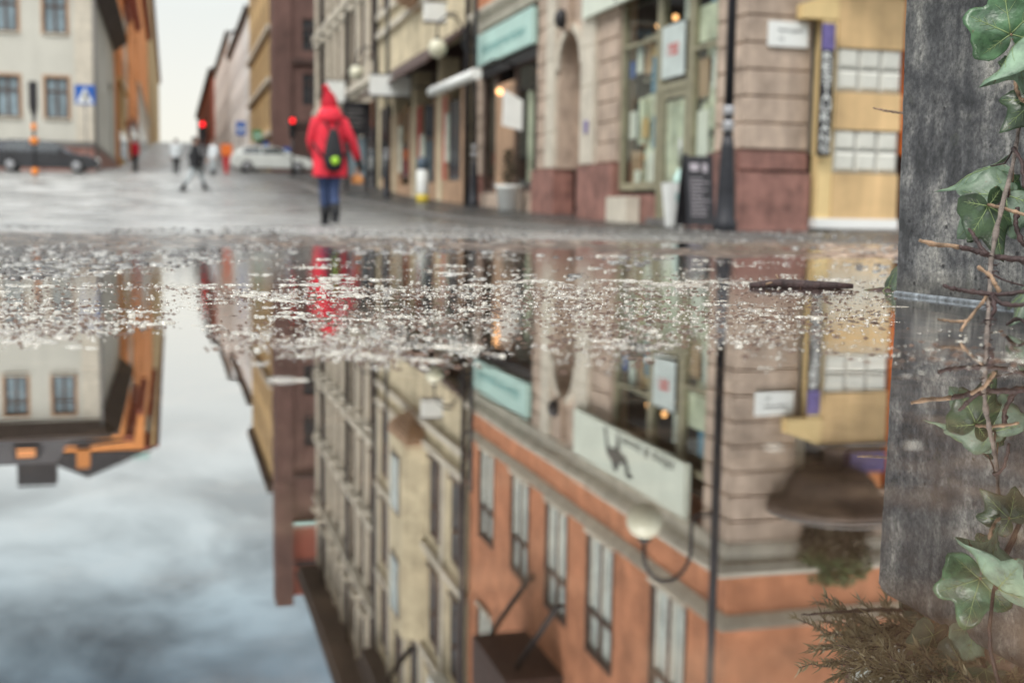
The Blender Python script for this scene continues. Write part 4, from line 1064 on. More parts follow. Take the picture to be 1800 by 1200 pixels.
for s in (55.0, 64.5):
    b = MB(); b.tube([m(s, 1.2, -.2), m(s, 20, -.2)], .09, 8); b.build('downpipe', M['dark'], t)
# brown house across the side street: front faces the camera, corner turret, red gable above
t = thing('brown_building', 7.0, 84, 2.4, 'tall dark red brown corner house beyond the side street with a slim turret', 'building')
m = mU(84); br_ = 18.0
opb = [(c - .55, c + .55, z, z + 2.1) for z in (7.0, 10.6, 14.2) for c in (9.2, 11.6, 14.0)]
b = MB(); b.wall(m, 6.9, br_, 1.4, 21.6, opb, .3)
b.quad((6.9, 84, 1.4), (6.9, 88, 1.4), (6.9, 88, 21.6), (6.9, 84, 21.6)); b.quad((6.9, 84, 21.6), (6.9, 88, 21.6), (br_, 88, 21.6), (br_, 84, 21.6)); b.quad((br_, 84, 1.4), (br_, 88, 1.4), (br_, 88, 21.6), (br_, 84, 21.6))
b.build('wall', M['brown'], t)
for o in opb: window(t, m, o[0], o[1], o[2], o[3], M['dark_wood'], M['pane_dark'], sill=False)
b = MB(); b.mbox(m, 6.72, 7.9, 1.5, 27.6, -.18, 2.5); b.build('turret', M['brown'], t)
one(m, 'trim', M['dark_wood'], t, *[(7.91, br_, z, z + .35, -.22, .02) for z in (5.6, 9.7, 18.2)], (7.95, 9.0, 2.4, 5.5, -.1, .02))
b = MB(); b.mbox(m, 7.91, br_, 21.6, 21.9, -.4, .5); b.build('copper_gutter', M['turq'], t)
b = MB(); b.mbox(m, 7.92, br_, 21.9, 27.1, .6, 3.5); b.build('red_gable', M['brick_red'], t)
b = MB(); b.mbox(m, 7.93, br_, 24.5, 24.75, .5, .6); b.build('roof_rail', M['dark'], t)
# houses further up on the right
t, m = house('ochre_building', 'ochre yellow house standing just behind the brown corner house', 6.95, 88.05, 113.0, 2.6, 20.2, 10, M['ochre'], (6.0, 9.6, 13.2, 16.6), 7, M['frame_brown'], M['pane_dark'], wsize=(1.3, 2.1), eave=.35, roofh=1.2, sills=False)
one(m, 'trim', M['stone_light'], t, *[(88.06, 112.9, z, z + .3, -.35, .02) for z in (5.2, 8.9, 12.5)])
t, m = house('pale_grey_building', 'pale grey house beside the ochre one further up the street', 7.0, 113.6, 152, 4.2, 17.8, 10, M['pale_grey'], (6.6, 10, 13.4), 8, M['frame_brown'], M['pane_blue'], wsize=(1.4, 1.9), eave=.3, roofh=1.5, sills=False)
t, m = house('white_grey_building', 'taller pale grey house far up the street next to the red brown one', 7.0, 152.5, 203, 6.5, 20.8, 10, M['pale_grey'], (9, 12.5, 16), 9, M['frame_brown'], M['pane_blue'], wsize=(1.5, 1.9), eave=.3, roofh=1.5, sills=False)
t, m = house('distant_red_building', 'small looking red brown house farthest up the street on the right', 7.0, 214, 330, 9.8, 23, 10, M['brick_red'], (13, 17), 10, M['frame_brown'], M['pane_blue'], wsize=(1.6, 2.0), eave=.5, sills=False)

# ---- the off-white house on the left, front and street side
LR, LU = -3.71, 65.4
lw = thing('white_house', LR, LU, 1.7, 'off white plastered house with dark mansard roof and brown framed windows', 'house')
mLF = mU(LU); mLS = mL(LR)
cols = [-5.38, -7.66, -9.94, -12.22, -14.5, -16.8]
opl = [(c - .54, c + .54, z, z + 2.0) for c in cols for z in (4.38, 8.52)]
b = MB(); b.wall(mLF, -20, LR, 3.25, 11.0, opl, .22)
ops = [(s - .6, s + .6, z, z + 2.0) for s in (70, 76) for z in (4.6, 8.6)] + [(82.5, 87.5, 2.0, 8.0)]
b.wall(mLS, LU, 92, 1.0, 11.0, ops, .3)
b.quad((LR, 92, 1), (-20, 92, 1), (-20, 92, 11), (LR, 92, 11)); b.quad((-20, LU, 1), (-20, 92, 1), (-20, 92, 11), (-20, LU, 11))
b.build('wall', M['white_house'], lw)
for o in opl: window(lw, mLF, o[0], o[1], o[2], o[3], M['frame_brown'], M['pane_blue'], d=.12, bar=.09, transom=.66, surround=M['stone_light'])
for o in ops[:-1]: window(lw, mLS, o[0], o[1], o[2], o[3], M['frame_brown'], M['pane_dark'], d=.15, bar=.09, sill=False)
b = MB(); b.mbox(mLS, 82.6, 87.4, 2.0, 8.0, .25, .3); b.build('gateway', M['pane_dark'], lw)
b = MB(); b.mbox(mLF, -20, LR - .01, 1.0, 3.0, -.12, .2); b.mbox(mLS, LU - .1, 92, 1.0, 3.0, -.10, .2); b.build('granite_plinth', M['granite'], lw)
b = MB(); b.mbox(mLF, -20, LR + .04, 3.0, 3.25, -.16, .1); b.mbox(mLS, LU + .1, 92, 3.001, 3.25, -.12, .1); b.build('plinth_band', M['step'], lw)
b = MB(); b.mbox(mLF, -4.5, LR + .06, 3.26, 10.8, -.06, .0); b.mbox(mLS, LU + .01, 66.6, 3.26, 10.8, -.06, .0); b.build('quoin', M['stone_light'], lw)
b = MB()
for c in cols:
    for z in (4.38, 8.52):
        b.mbox(mLF, c - .66, c - .545, z - .1, z + 2.12, -.03, .05); b.mbox(mLF, c + .545, c + .66, z - .1, z + 2.12, -.03, .05); b.mbox(mLF, c - .545, c + .545, z + 2.0, z + 2.12, -.03, .05)
b.build('window_surround', M['tan'], lw)
b = MB()
b.add([(LR + .05, LU - .05, 10.85), (LR + .55, LU - .55, 11.55), (-20, LU - .55, 11.55), (-20, LU - .05, 10.85)], [(0, 1, 2, 3)])
b.add([(LR + .05, LU - .05, 10.85), (LR + .92, LU + .3, 11.55), (LR + .92, 92, 11.55), (LR + .05, 92, 10.85)], [(0, 1, 2, 3)])
b.mbox(mLF, -20, LR + .62, 11.55, 11.75, -.62, .3); b.mbox(mLS, LU + .3, 92, 11.55, 11.75, -.95, .3)
b.build('eave', M['gutter'], lw)
b = MB()
r0, r1, r2 = LR + .5, LR - 1.6, LR - 2.3
b.add([(r0, LU - .5, 11.76), (-20, LU - .5, 11.76), (-20, LU + 1.2, 12.2), (r1, LU + 1.2, 12.2), (r2, LU + 2.1, 13.5), (-20, LU + 2.1, 13.5), (r0, 92, 11.76), (r1, 92, 12.2), (r2, 92, 13.5)],
      [(0, 1, 2, 3), (3, 2, 5, 4), (0, 3, 7, 6), (3, 4, 8, 7), (4, 5, 8)])
rfo = b.build('roof', M['roof'], lw)
b = MB(); b.mbox(mLF, -8.0, -6.1, 13.3, 14.75, 2.4, 3.6); b.build('chimney', M['roof'], lw)
b = MB(); b.mbox(mLF, -8.0, -6.8, 12.35, 13.05, 1.15, 2.6); dmo = b.build('dormer', M['roof'], lw)
b = MB(); b.mbox(mLF, -7.85, -6.95, 12.5, 12.92, 1.12, 1.149); b.build('dormer_window', M['orange_lamp'], dmo)
b = MB(); b.tube([(LR + .16, LU - .2, 1.8), (LR + .16, LU - .2, 11.4)], .07, 8); b.build('downpipe', M['step'], lw)
# orange houses rising behind it
t, m = house('orange_house', 'bright orange house rising right behind the white house with a cream lower wall', -3.5, 92.5, 106, 3.0, 16.9, 6, M['orange2'], (6.4, 9.6, 13.2), 4, M['frame_brown'], M['pane_dark'], side='L', wsize=(1.3, 1.9), eave=.5, roofh=.5, sills=False, lower=(8.9, M['ochre']))
b = MB(); b.mbox(m, 94, 96, 17.9, 19.3, 2.6, 3.5); b.build('stepped_gable', M['orange2'], t)
t, m = house('cream_house', 'narrow pinkish cream house between two orange houses up the left side', -3.6, 106.1, 117, 3.4, 16.6, 12, M['stone_light'], (7.4, 10.6, 13.4), 4, M['frame_brown'], M['pane_dark'], side='L', wsize=(1.2, 1.9), eave=.4, roofh=.5, sills=False, lower=(6.8, M['brick_red']))
t, m = house('orange_house', 'orange house with a taller stepped gable beyond the narrow cream house', -3.4, 117.1, 140, 4.2, 19.0, 12, M['orange2'], (8.4, 11.8, 15.4), 6, M['frame_brown'], M['pane_dark'], side='L', wsize=(1.4, 2.0), eave=.5, roofh=.5, sills=False, lower=(7.8, M['granite']))
b = MB(); b.mbox(m, 120, 124, 19.1, 22.3, .4, 3); b.build('stepped_gable', M['orange2'], t)
b = MB(); b.mbox(m, 131, 134, 19.1, 21.2, .4, 2.5); b.build('stepped_gable', M['orange2'], t)
t, m = house('orange_house', 'second orange house farther up the left side with a pale dormer', -3.3, 140.5, 210, 5.4, 27, 12, M['orange2'], (10.5, 14, 18, 22), 10, M['frame_brown'], M['pane_dark'], side='L', wsize=(1.6, 2.2), eave=.6, sills=False, lower=(13.2, M['stone_light']))
b = MB(); b.mbox(m, 150, 158, 26, 30, -.4, 3); b.build('dormer', M['turq'], t)
t, m = house('ochre_house', 'ochre house at the far left end of the street', -3.2, 210.5, 420, 9.5, 40, 12, M['ochre'], (15, 20, 25, 30), 16, M['frame_brown'], M['pane_dark'], side='L', wsize=(2.0, 2.6), eave=.6, sills=False)

# ------------------------------------------------------------------ street furniture
def gz(r, u): return ground_street(r, u)
# globe lamps on black posts
def lamp_post(r, u):
    z = gz(r, u)
    t = thing('street_lamp', r, u, z, 'black lamp post with white collar rings standing before the corner pier', 'street lamp', 'globe lamps along the footway')
    b = MB(); b.lathe((r, u, z), [(.15, -.1), (.15, .12), (.125, .16), (.115, .5), (.085, 1.05), (.062, 1.2)], 14); b.build('base', M['post'], t)
    b = MB(); b.lathe((r, u, z), [(.060, 1.2), (.058, 4.0), (.052, 7.0), (.03, 7.05)], 12); b.build('pole', M['post'], t)
    b = MB(); b.lathe((r, u, z), [(.064, 1.24), (.072, 1.26), (.072, 1.36), (.064, 1.38)], 12); b.lathe((r, u, z), [(.064, 1.44), (.070, 1.46), (.070, 1.54), (.064, 1.56)], 12); b.build('collar', M['rim'], t)
    b = MB()
    zb = z + 3.90
    pts = [(r, u, zb), (r - .28, u, zb), (r - .33, u, zb + .10), (r - .33, u, zb + .42)]
    for k in range(1, 13):
        a = math.pi * k / 12 * .93
        pts.append((r - .33 - .33 * (1 - math.cos(a)), u, zb + .42 + .42 * math.sin(a)))
    pts.append((r - .985, u, zb + .30))
    b.tube(pts, .026, 8); b.build('arm', M['post'], t)
    b = MB(); b.lathe((r - .985, u, zb + .26), [(.02, .06), (.08, .03), (.09, -.02), (.05, -.04)], 12); b.build('cap', M['post'], t)
    b = MB(); b.sphere((r - .985, u, zb + .02), .235, 22); b.build('globe', M['globe'], t)
    return t
L1 = lamp_post(6.76, 14.2)
for u_, lab in ((30.6, 'black globe lamp post standing between the orange and the cream house'), (39.4, 'black globe lamp post farthest up the footway before the beige house')):
    c = copy_tree(L1); r_ = 7.5 if u_ < 35 else 6.76; p = W(r_, u_, gz(r_, u_)); c.location = p; c['label'] = lab

# A-board outside the corner shop
z = gz(7.0, 15.9)
ab = thing('sandwich_board', 7.0, 15.9, z, 'black A frame chalkboard with pale chalk lines outside the shop door', 'sign')
def slab(mb, r0, r1, u0, u1, z0, z1, th=.02):
    v = [(r0, u0, z0), (r1, u0, z0), (r1, u1, z1), (r0, u1, z1)]
    mb.add(v + [(x[0], x[1] + th, x[2]) for x in v], [(0, 1, 2, 3), (4, 5, 6, 7), (0, 1, 5, 4), (1, 2, 6, 5), (2, 3, 7, 6), (3, 0, 4, 7)])
b = MB(); slab(b, 6.93, 7.29, 15.70, 15.87, z + .06, z + 1.02); b.build('front_board', M['dark'], ab)
b = MB(); slab(b, 6.93, 7.29, 16.12, 15.92, z + .06, z + 1.02); b.build('back_board', M['dark'], ab)
b = MB()
for rr in (6.91, 7.29):
    slab(b, rr, rr + .03, 15.68, 15.855, z - .02, z + 1.05, .03); slab(b, rr, rr + .03, 16.14, 15.93, z - .02, z + 1.05, .03)
b.build('frame', M['post'], ab)
mB = lambda s, zz, d: (s, 15.70 + (zz - z - .06) / .96 * .17 + d, zz)
b = MB()
random.seed(8)
for i in range(11):
    zz = z + .70 - i * .05; w_ = random.uniform(.16, .30)
    b.mbox(mB, 6.97, 6.97 + w_, zz, zz + .012, -.004, -.001)
b.mbox(mB, 6.98, 7.11, z + .82, z + .92, -.004, -.001); b.mbox(mB, 7.17, 7.24, z + .80, z + .92, -.004, -.001)
b.build('chalk_writing', mat('chalk', (.42, .38, .40), .9, .2, 20, 0), ab)
# white tapered planter with a greenish bottle plant by the door
z = gz(7.09, 16.6)
tp = thing('tall_pot', 7.09, 16.6, z, 'tall white pot tapering downwards beside the shop door', 'pot')
b = MB()
rings = []
for zz, w_, d_ in ((.02, .095, .09), (.04, .10, .095), (.64, .155, .15), (.66, .16, .155), (.66, .14, .135), (.58, .13, .125)):
    rings.append([(7.09 + w_ * sx, 16.6 + d_ * sy, z + zz) for sx, sy in ((-1, -1), (1, -1), (1, 1), (-1, 1))])
b.rings(rings, True, False); b.build('body', M['white'], tp)
b = MB(); b.lathe((7.13, 16.58, z + .62), [(.06, 0), (.08, .06), (.07, .14), (.03, .18), (.028, .24)], 12); b.build('bottle', M['turq'], tp)
b = MB(); text_into(b, mU(16.6), 'R', 7.09, z + .45, .12, .09, d=-.15); b.build('lettering', M['turq_text'], tp)
# flower pot with dark plant by the second shop
z = gz(7.4, 26.9)
fp = thing('flower_pot', 7.4, 26.9, z, 'squat white flower pot by the turquoise shop window', 'pot')
b = MB(); b.lathe((7.4, 26.9, z), [(.17, 0), (.22, .02), (.27, .5), (.30, .52), (.30, .58), (.25, .58), (.23, .5)], 16); b.build('body', M['white'], fp)
b = MB(); b.lathe((7.4, 26.9, z), [(.235, .5), (.02, .53)], 14); b.build('soil', M['soil'], fp)
sp_ = thing('potted_plant', 7.4, 26.9, z + .5, 'dark upright plant growing in the squat white pot', 'plant')
b = MB(); leaf_cloud(b, (7.4, 26.9, z + .95), (.17, .17, .5), 420, .05, 5); b.build('foliage', M['foliage_dark'], sp_)
b = MB(); b.tube([(7.4, 26.9, z + .45), (7.42, 26.9, z + 1.2)], [.02, .01], 5); b.build('stem', M['bark'], sp_)
# white square hanging sign
hs = thing('hanging_sign', 7.2, 25.9, 2.0, 'plain white square sign hanging in front of the turquoise shop', 'sign')
b = MB(); b.add([(6.98, 25.9, 1.95), (7.42, 25.9, 1.85), (7.42, 25.9, 2.5), (7.0, 25.9, 2.72), (6.98, 25.96, 1.95), (7.42, 25.96, 1.85), (7.42, 25.96, 2.5), (7.0, 25.96, 2.72)], [(0, 1, 2, 3), (4, 5, 6, 7), (0, 1, 5, 4), (1, 2, 6, 5), (2, 3, 7, 6), (3, 0, 4, 7)])
b.build('board', M['white'], hs)
b = MB(); b.tube([(7.84, 25.93, 2.75), (7.0, 25.93, 2.74)], .015, 6); b.build('bracket', M['dark'], hs)
# white awning of the cream house
aw = thing('awning', RF, 31.8, 3.3, 'narrow white rolled awning left of the turquoise shop sign', 'awning')
b = MB(); b.tube([(6.75, 27.4, 3.20), (6.75, 32.4, 3.22)], .13, 10); b.build('roll', M['white'], aw)
for s_ in (28.0, 31.8):
    b = MB(); b.tube([(6.75, s_, 3.28), (7.3, s_, 3.6), (7.84, s_, 3.5)], .025, 6); b.build('arm', M['dark'], aw)
# sign boxes on brackets
def box_sign(name, r0, r1, u, z0, z1, label, m_=None):
    t = thing(name, r1, u, z0, label, 'sign', 'white sign boxes on brackets')
    b = MB(); b.box(r0, r1, u - .12, u + .12, z0, z1); b.build('box', m_ or M['white'], t)
    b = MB(); b.box(r0 - .02, r1 + .02, u - .13, u + .13, z0 - .05, z0 - .002); b.box(r0 - .02, r1 + .02, u - .13, u + .13, z1 + .002, z1 + .05); b.tube([(r1, u, (z0 + z1) / 2), (RF, u, (z0 + z1) / 2)], .03, 6); b.build('frame', M['step'], t)
box_sign('box_sign', 6.05, 7.3, 38.4, 3.65, 4.25, 'wide white sign box under the globe lamp at the cream house')
box_sign('box_sign', 6.35, 7.1, 52.0, 4.55, 5.4, 'small square white sign box at the beige house just right of the red hat')
box_sign('box_sign', 6.9, 7.5, 34.2, 5.35, 5.85, 'small bright white sign box high on the cream house')
# dark notice board cabinet
z = gz(6.5, 44.5)
nbd = thing('notice_board', 6.5, 44.5, z, 'tall dark blue black notice board standing right of the person in red', 'notice board')
b = MB(); b.box(6.02, 7.0, 44.3, 44.7, z + 2.0, z + 3.15); b.build('head', M['dark'], nbd)
b = MB(); b.box(6.08, 6.18, 44.35, 44.65, z, z + 1.995); b.box(6.84, 6.94, 44.35, 44.65, z, z + 1.995); b.build('post', M['dark'], nbd)
b = MB(); b.box(6.2, 6.82, 44.42, 44.58, z + .5, z + 1.9); b.build('panel', M['pane_blue'], nbd)
b = MB()
for i in range(4): b.box(6.15, 6.15 + .5 + .1 * (i % 2), 44.29, 44.298, z + 2.3 + i * .17, z + 2.35 + i * .17)
b.build('lettering', M['step'], nbd)
# litter bin white and yellow
z = gz(6.75, 33.5)
lb_ = thing('litter_bin', 6.75, 33.5, z, 'white and yellow litter bin on the footway by the cream house', 'bin')
b = MB(); b.lathe((6.75, 33.5, z), [(.16, .22), (.17, .25), (.17, .85), (.15, .9)], 14); b.build('body', M['white'], lb_)
b = MB(); b.lathe((6.75, 33.5, z), [(.15, .0), (.172, .02), (.172, .21), (.15, .215)], 14); b.build('yellow_base', mat('yellow_plastic', (.62, .47, .05), .5, .1, 5, 0), lb_)
b = MB(); b.lathe((6.75, 33.5, z), [(.16, .905), (.18, .93), (.17, 1.2), (.05, 1.25)], 14); b.build('hood', mat('slate_plastic', (.05, .075, .10), .5, .2, 5, 0), lb_)

# signals
def signal(name, r, u, top, label, face, lit, bands=False):
    z = gz(r, u)
    t = thing(name, r, u, z, label, 'traffic light', 'traffic lights at the crossing')
    b = MB(); b.tube([(r, u, z - .1), (r, u, z + top)], .06, 8); b.build('pole', M['post'], t)
    s = -1 if face == 'here' else 1
    b = MB(); b.box(r - .16, r + .16, u - .12, u + .12, z + top - .2, z + top + .8)
    if face != 'here': b.add([(r - .16, u - .1, z + top - .2), (r + .16, u - .1, z + top - .2), (r + .06, u, z + top - .75), (r - .02, u, z + top - .75), (r - .16, u + .1, z + top - .2), (r + .16, u + .1, z + top - .2)], [(0, 1, 2, 3), (0, 4, 3), (1, 5, 2), (3, 2, 5, 4)])
    h = b.build('head', M['dark'], t)
    for i, m_ in enumerate((M['red_lamp'] if lit else M['dark'], M['pane_dark'], M['pane_dark'])):
        c = MB(); c.lathe((0, 0, 0), [(.12, 0), (.11, .03), (.01, .05)], 16)
        c.v = [(r + x, u + s * (.122 + zz), z + top + .62 - i * .31 + y) for x, y, zz in c.v]; c.build('lens', m_, h)
        c = MB(); c.rings([[(r + .14 * math.cos(a_), u + s * d_, z + top + .62 - i * .31 + .14 * math.sin(a_)) for a_ in [math.pi * k / 8 for k in range(9)]] for d_ in (.122, .26)], False); c.build('visor', M['dark'], h)
    if bands:
        for zz, w_ in ((.06, .13), (1.30, .16), (1.85, .10)):
            c = MB(); c.lathe((r, u, z + zz), [(.07, 0), (w_, .02), (w_, .26), (.07, .28)], 10); c.build('reflector_band', M['orange_paint'], t)
    return t
signal('traffic_light', 1.6, 64.2, 1.9, 'lit red traffic light in the gap between the houses beyond the walker', 'here', True)
signal('traffic_light', 5.95, 62.8, 2.2, 'lit red traffic light immediately left of the person in red', 'here', True)
signal('traffic_light', -5.3, 53.4, 3.0, 'unlit traffic light seen from behind with orange reflector bands round its post', 'away', False, True)

# pedestrian crossing sign (blue square, white triangle, walking figure)
z = gz(-3.8, 61.3)
cs_ = thing('crossing_sign', -3.8, 61.3, z, 'blue pedestrian crossing sign with white triangle in front of the white house', 'sign')
b = MB(); b.tube([(-3.8, 61.3, z - .1), (-3.8, 61.3, 5.3)], .035, 8); b.build('pole', M['step'], cs_)
b = MB(); b.mbox(mU(61.22), -4.25, -3.35, 4.78, 5.68, 0, .03); b.build('plate', M['blue_sign'], cs_)
b = MB(); b.extrude([(-4.16, 4.86), (-3.44, 4.86), (-3.8, 5.56)], lambda p: (p[0], 61.21, p[1]), lambda p: (p[0], 61.219, p[1])); b.build('triangle', M['white'], cs_)
b = MB()
for poly in ([(-3.78, 5.30), (-3.72, 5.30), (-3.72, 5.37), (-3.78, 5.37)], [(-3.82, 5.08), (-3.72, 5.08), (-3.71, 5.28), (-3.80, 5.28)], [(-3.90, 4.9), (-3.84, 4.9), (-3.74, 5.08), (-3.81, 5.08)], [(-3.70, 4.9), (-3.64, 4.9), (-3.72, 5.08), (-3.78, 5.08)], [(-3.92, 5.12), (-3.90, 5.09), (-3.80, 5.2), (-3.80, 5.26)], [(-3.64, 5.12), (-3.61, 5.15), (-3.70, 5.26), (-3.71, 5.2)]):
    b.extrude(poly, lambda p: (p[0], 61.203, p[1]), lambda p: (p[0], 61.209, p[1]))
b.build('walking_figure', M['dark'], cs_)
# small coloured signs by the side street
def pole_sign(name, r, u, z0, z1, w_, m_, label):
    z = gz(r, u); t = thing(name, r, u, z, label, 'sign', 'coloured signs along the side street')
    b = MB(); b.tube([(r, u, z - .1), (r, u, z1)], .035, 6); b.build('pole', M['step'], t)
    b = MB(); b.mbox(mU(u - .08), r - w_ / 2, r + w_ / 2, z0, z1, 0, .03); b.build('plate', m_, t)
    b = MB(); b.mbox(mU(u - .08), r - w_ * .3, r + w_ * .3, z0 + (z1 - z0) * .35, z0 + (z1 - z0) * .55, -.008, -.001); b.build('white_bar', M['white'], t)
pole_sign('road_sign', 4.98, 74.2, 4.05, 4.65, .55, M['green_sign'], 'green sign above the silver car roof')
pole_sign('road_sign', 5.5, 74.6, 3.2, 4.0, .40, M['blue_sign'], 'upright blue sign just behind the silver car roof')
pole_sign('road_sign', 6.7, 74.4, 2.9, 3.7, .40, M['blue_sign'], 'upright blue sign above the silver car bonnet')
pole_sign('road_sign', 4.1, 75.5, 4.4, 5.2, .55, M['blue_sign'], 'dark blue sign left of the green one')
z = gz(2.9, 67.7)
ob = thing('roadwork_sign', 2.9, 67.7, z, 'square orange roadwork sign on a red stand left of the silver car', 'sign')
b = MB(); b.mbox(mU(67.6), 2.62, 3.22, z + .95, z + 1.55, 0, .05); b.build('plate', M['orange_sign'], ob)
b = MB(); b.add([(2.68, 67.65, z + .94), (3.12, 67.65, z + .94), (3.0, 67.65, z), (2.8, 67.65, z), (2.68, 67.75, z + .94), (3.12, 67.75, z + .94), (3.0, 67.75, z), (2.8, 67.75, z)], [(0, 1, 2, 3), (4, 5, 6, 7), (0, 1, 5, 4), (1, 2, 6, 5), (2, 3, 7, 6), (3, 0, 4, 7)]); b.build('stand', M['red_paint'], ob)

# ------------------------------------------------------------------ cars (built along +x = travel to the right)
def car(r, u, heading, paint, label, estate=False, L=4.55):
    z = gz(r, u)
    t = thing('parked_car', r, u, z, label, 'car', 'cars at the crossing')
    t.rotation_euler = (0, 0, A + heading)
    ORG[t.name] = (0, 0, 0)
    k = L / 4.55
    body = [(-2.25, .38), (-2.27, .62), (-2.20, .90), (-2.02, 1.0), (-1.6, 1.02), (-.6, 1.0), (.6, .97), (1.15, .93), (1.9, .80), (2.2, .66), (2.28, .50), (2.24, .32), (1.9, .22), (-1.9, .22)]
    def ring(y, sx, sz, zo):
        return [(x * k * sx, y, zo + (zz - .6) * sz + .6) for x, zz in body]
    b = MB(); rs = [ring(-.86, .93, .72, 0), ring(-.89, .985, .95, 0), ring(-.82, 1, 1, 0), ring(0, 1.01, 1.03, 0), ring(.82, 1, 1, 0), ring(.89, .985, .95, 0), ring(.86, .93, .72, 0)]
    b.rings(rs, True, True); b.build('body', paint, t)
    roof = [(-2.05, 1.0), (-1.75, 1.30), (-1.25, 1.43), (-.3, 1.46), (.35, 1.38), (1.2, .95)] if not estate else [(-2.1, 1.0), (-2.0, 1.38), (-1.4, 1.48), (-.2, 1.49), (.4, 1.40), (1.25, .95)]
    b = MB()
    rs = [[(x * k, y * (1 - .22 * max(0, zz - 1.0) / .46), min(zz, 1.0) + (zz - 1.0) * f if zz > 1 else zz) for x, zz in roof + [(1.1, .8), (-1.9, .8)]] for y, f in ((-.74, .96), (-.60, 1.0), (0, 1.02), (.60, 1.0), (.74, .96))]
    b.rings(rs, True, True); cb = b.build('cabin', paint, t)
    for y in (-1, 1):
        b = MB()
        for (x0, x1, xa_, xb_) in ((-1.62, -.62, -1.42, -.60), (-.55, .85, -.52, .32)):
            v = [(x0 * k, y * .745, 1.01), (x1 * k, y * .745, 1.01), (xb_ * k, y * .640, 1.36), (xa_ * k, y * .640, 1.36)]
            b.add(v + [(p[0], p[1] + y * .012, p[2]) for p in v], [(0, 1, 2, 3), (4, 5, 6, 7), (0, 1, 5, 4), (1, 2, 6, 5), (2, 3, 7, 6), (3, 0, 4, 7)])
        b.build('side_window', M['glass_car'], t)
        b = MB(); b.box(.62 * k, .80 * k, y * .90 - .06, y * .90 + .10, .98, 1.10); b.build('mirror', paint, t)
        b = MB(); b.box(-2.29 * k, -2.1 * k, y * .72 - .14, y * .72 + .14, .68, .88); b.build('tail_light', M['tail'], t)
        b = MB(); b.box(2.06 * k, 2.27 * k, y * .66 - .16, y * .66 + .16, .54, .70); b.build('headlight', M['headlight'], t)
        for x in (-1.34, 1.36):
            b = MB()
            b.rings([[(x * k + rr * math.cos(a_), yy, .315 + rr * math.sin(a_)) for a_ in [2 * math.pi * i / 20 for i in range(20)]] for rr, yy in ((.20, y * .905), (.30, y * .905), (.315, y * .88), (.315, y * .70), (.2, y * .68))]); w = b.build('wheel', M['tyre'], t)
            b = MB()
            b.rings([[(x * k + rr * math.cos(a_), yy, .315 + rr * math.sin(a_)) for a_ in [2 * math.pi * i / 20 for i in range(20)]] for rr, yy in ((.21, y * .900), (.19, y * .912), (.04, y * .905))]); b.build('rim', M['rim'], w)
    b = MB(); b.add([(1.08 * k, -.62, 1.01), (1.08 * k, .62, 1.01), (.42 * k, .52, 1.385), (.42 * k, -.52, 1.385), (1.10 * k, -.62, 1.025), (1.10 * k, .62, 1.025), (.44 * k, .52, 1.40), (.44 * k, -.52, 1.40)], [(0, 1, 2, 3), (4, 5, 6, 7), (0, 1, 5, 4), (1, 2, 6, 5), (2, 3, 7, 6), (3, 0, 4, 7)]); b.build('windscreen', M['glass_car'], t)
    return t
car(5.55, 71.0, 0.0, M['silver'], 'pale silver saloon car crossing the street behind the person in red', L=4.75)
car(-5.65, 61.4, 0.0, M['black_car'], 'dark estate car parked in front of the white house', True, 4.85)

# ------------------------------------------------------------------ people
def skinned(name, verts, edges, radii, m_, parent, root=0, sub=2):
    me = bpy.data.meshes.new(name); me.from_pydata(verts, edges, [])
    o = bpy.data.objects.new(name, me); C.objects.link(o)
    md = o.modifiers.new('skin', 'SKIN'); md.use_smooth_shade = True
    for i, rr in enumerate(radii):
        s = me.skin_vertices[0].data[i]; s.radius = (rr, rr) if not hasattr(rr, '__len__') else rr; s.use_root = (i == root)
    sb_ = o.modifiers.new('sub', 'SUBSURF'); sb_.levels = sub; sb_.render_levels = sub
    dg = bpy.context.evaluated_depsgraph_get()
    nm = bpy.data.meshes.new_from_object(o.evaluated_get(dg)); nm.name = name
    bpy.data.objects.remove(o)
    nm.materials.clear(); nm.materials.append(m_)
    o = bpy.data.objects.new(name, nm); C.objects.link(o); o.parent = parent
    for p in nm.polygons: p.use_smooth = True
    return o
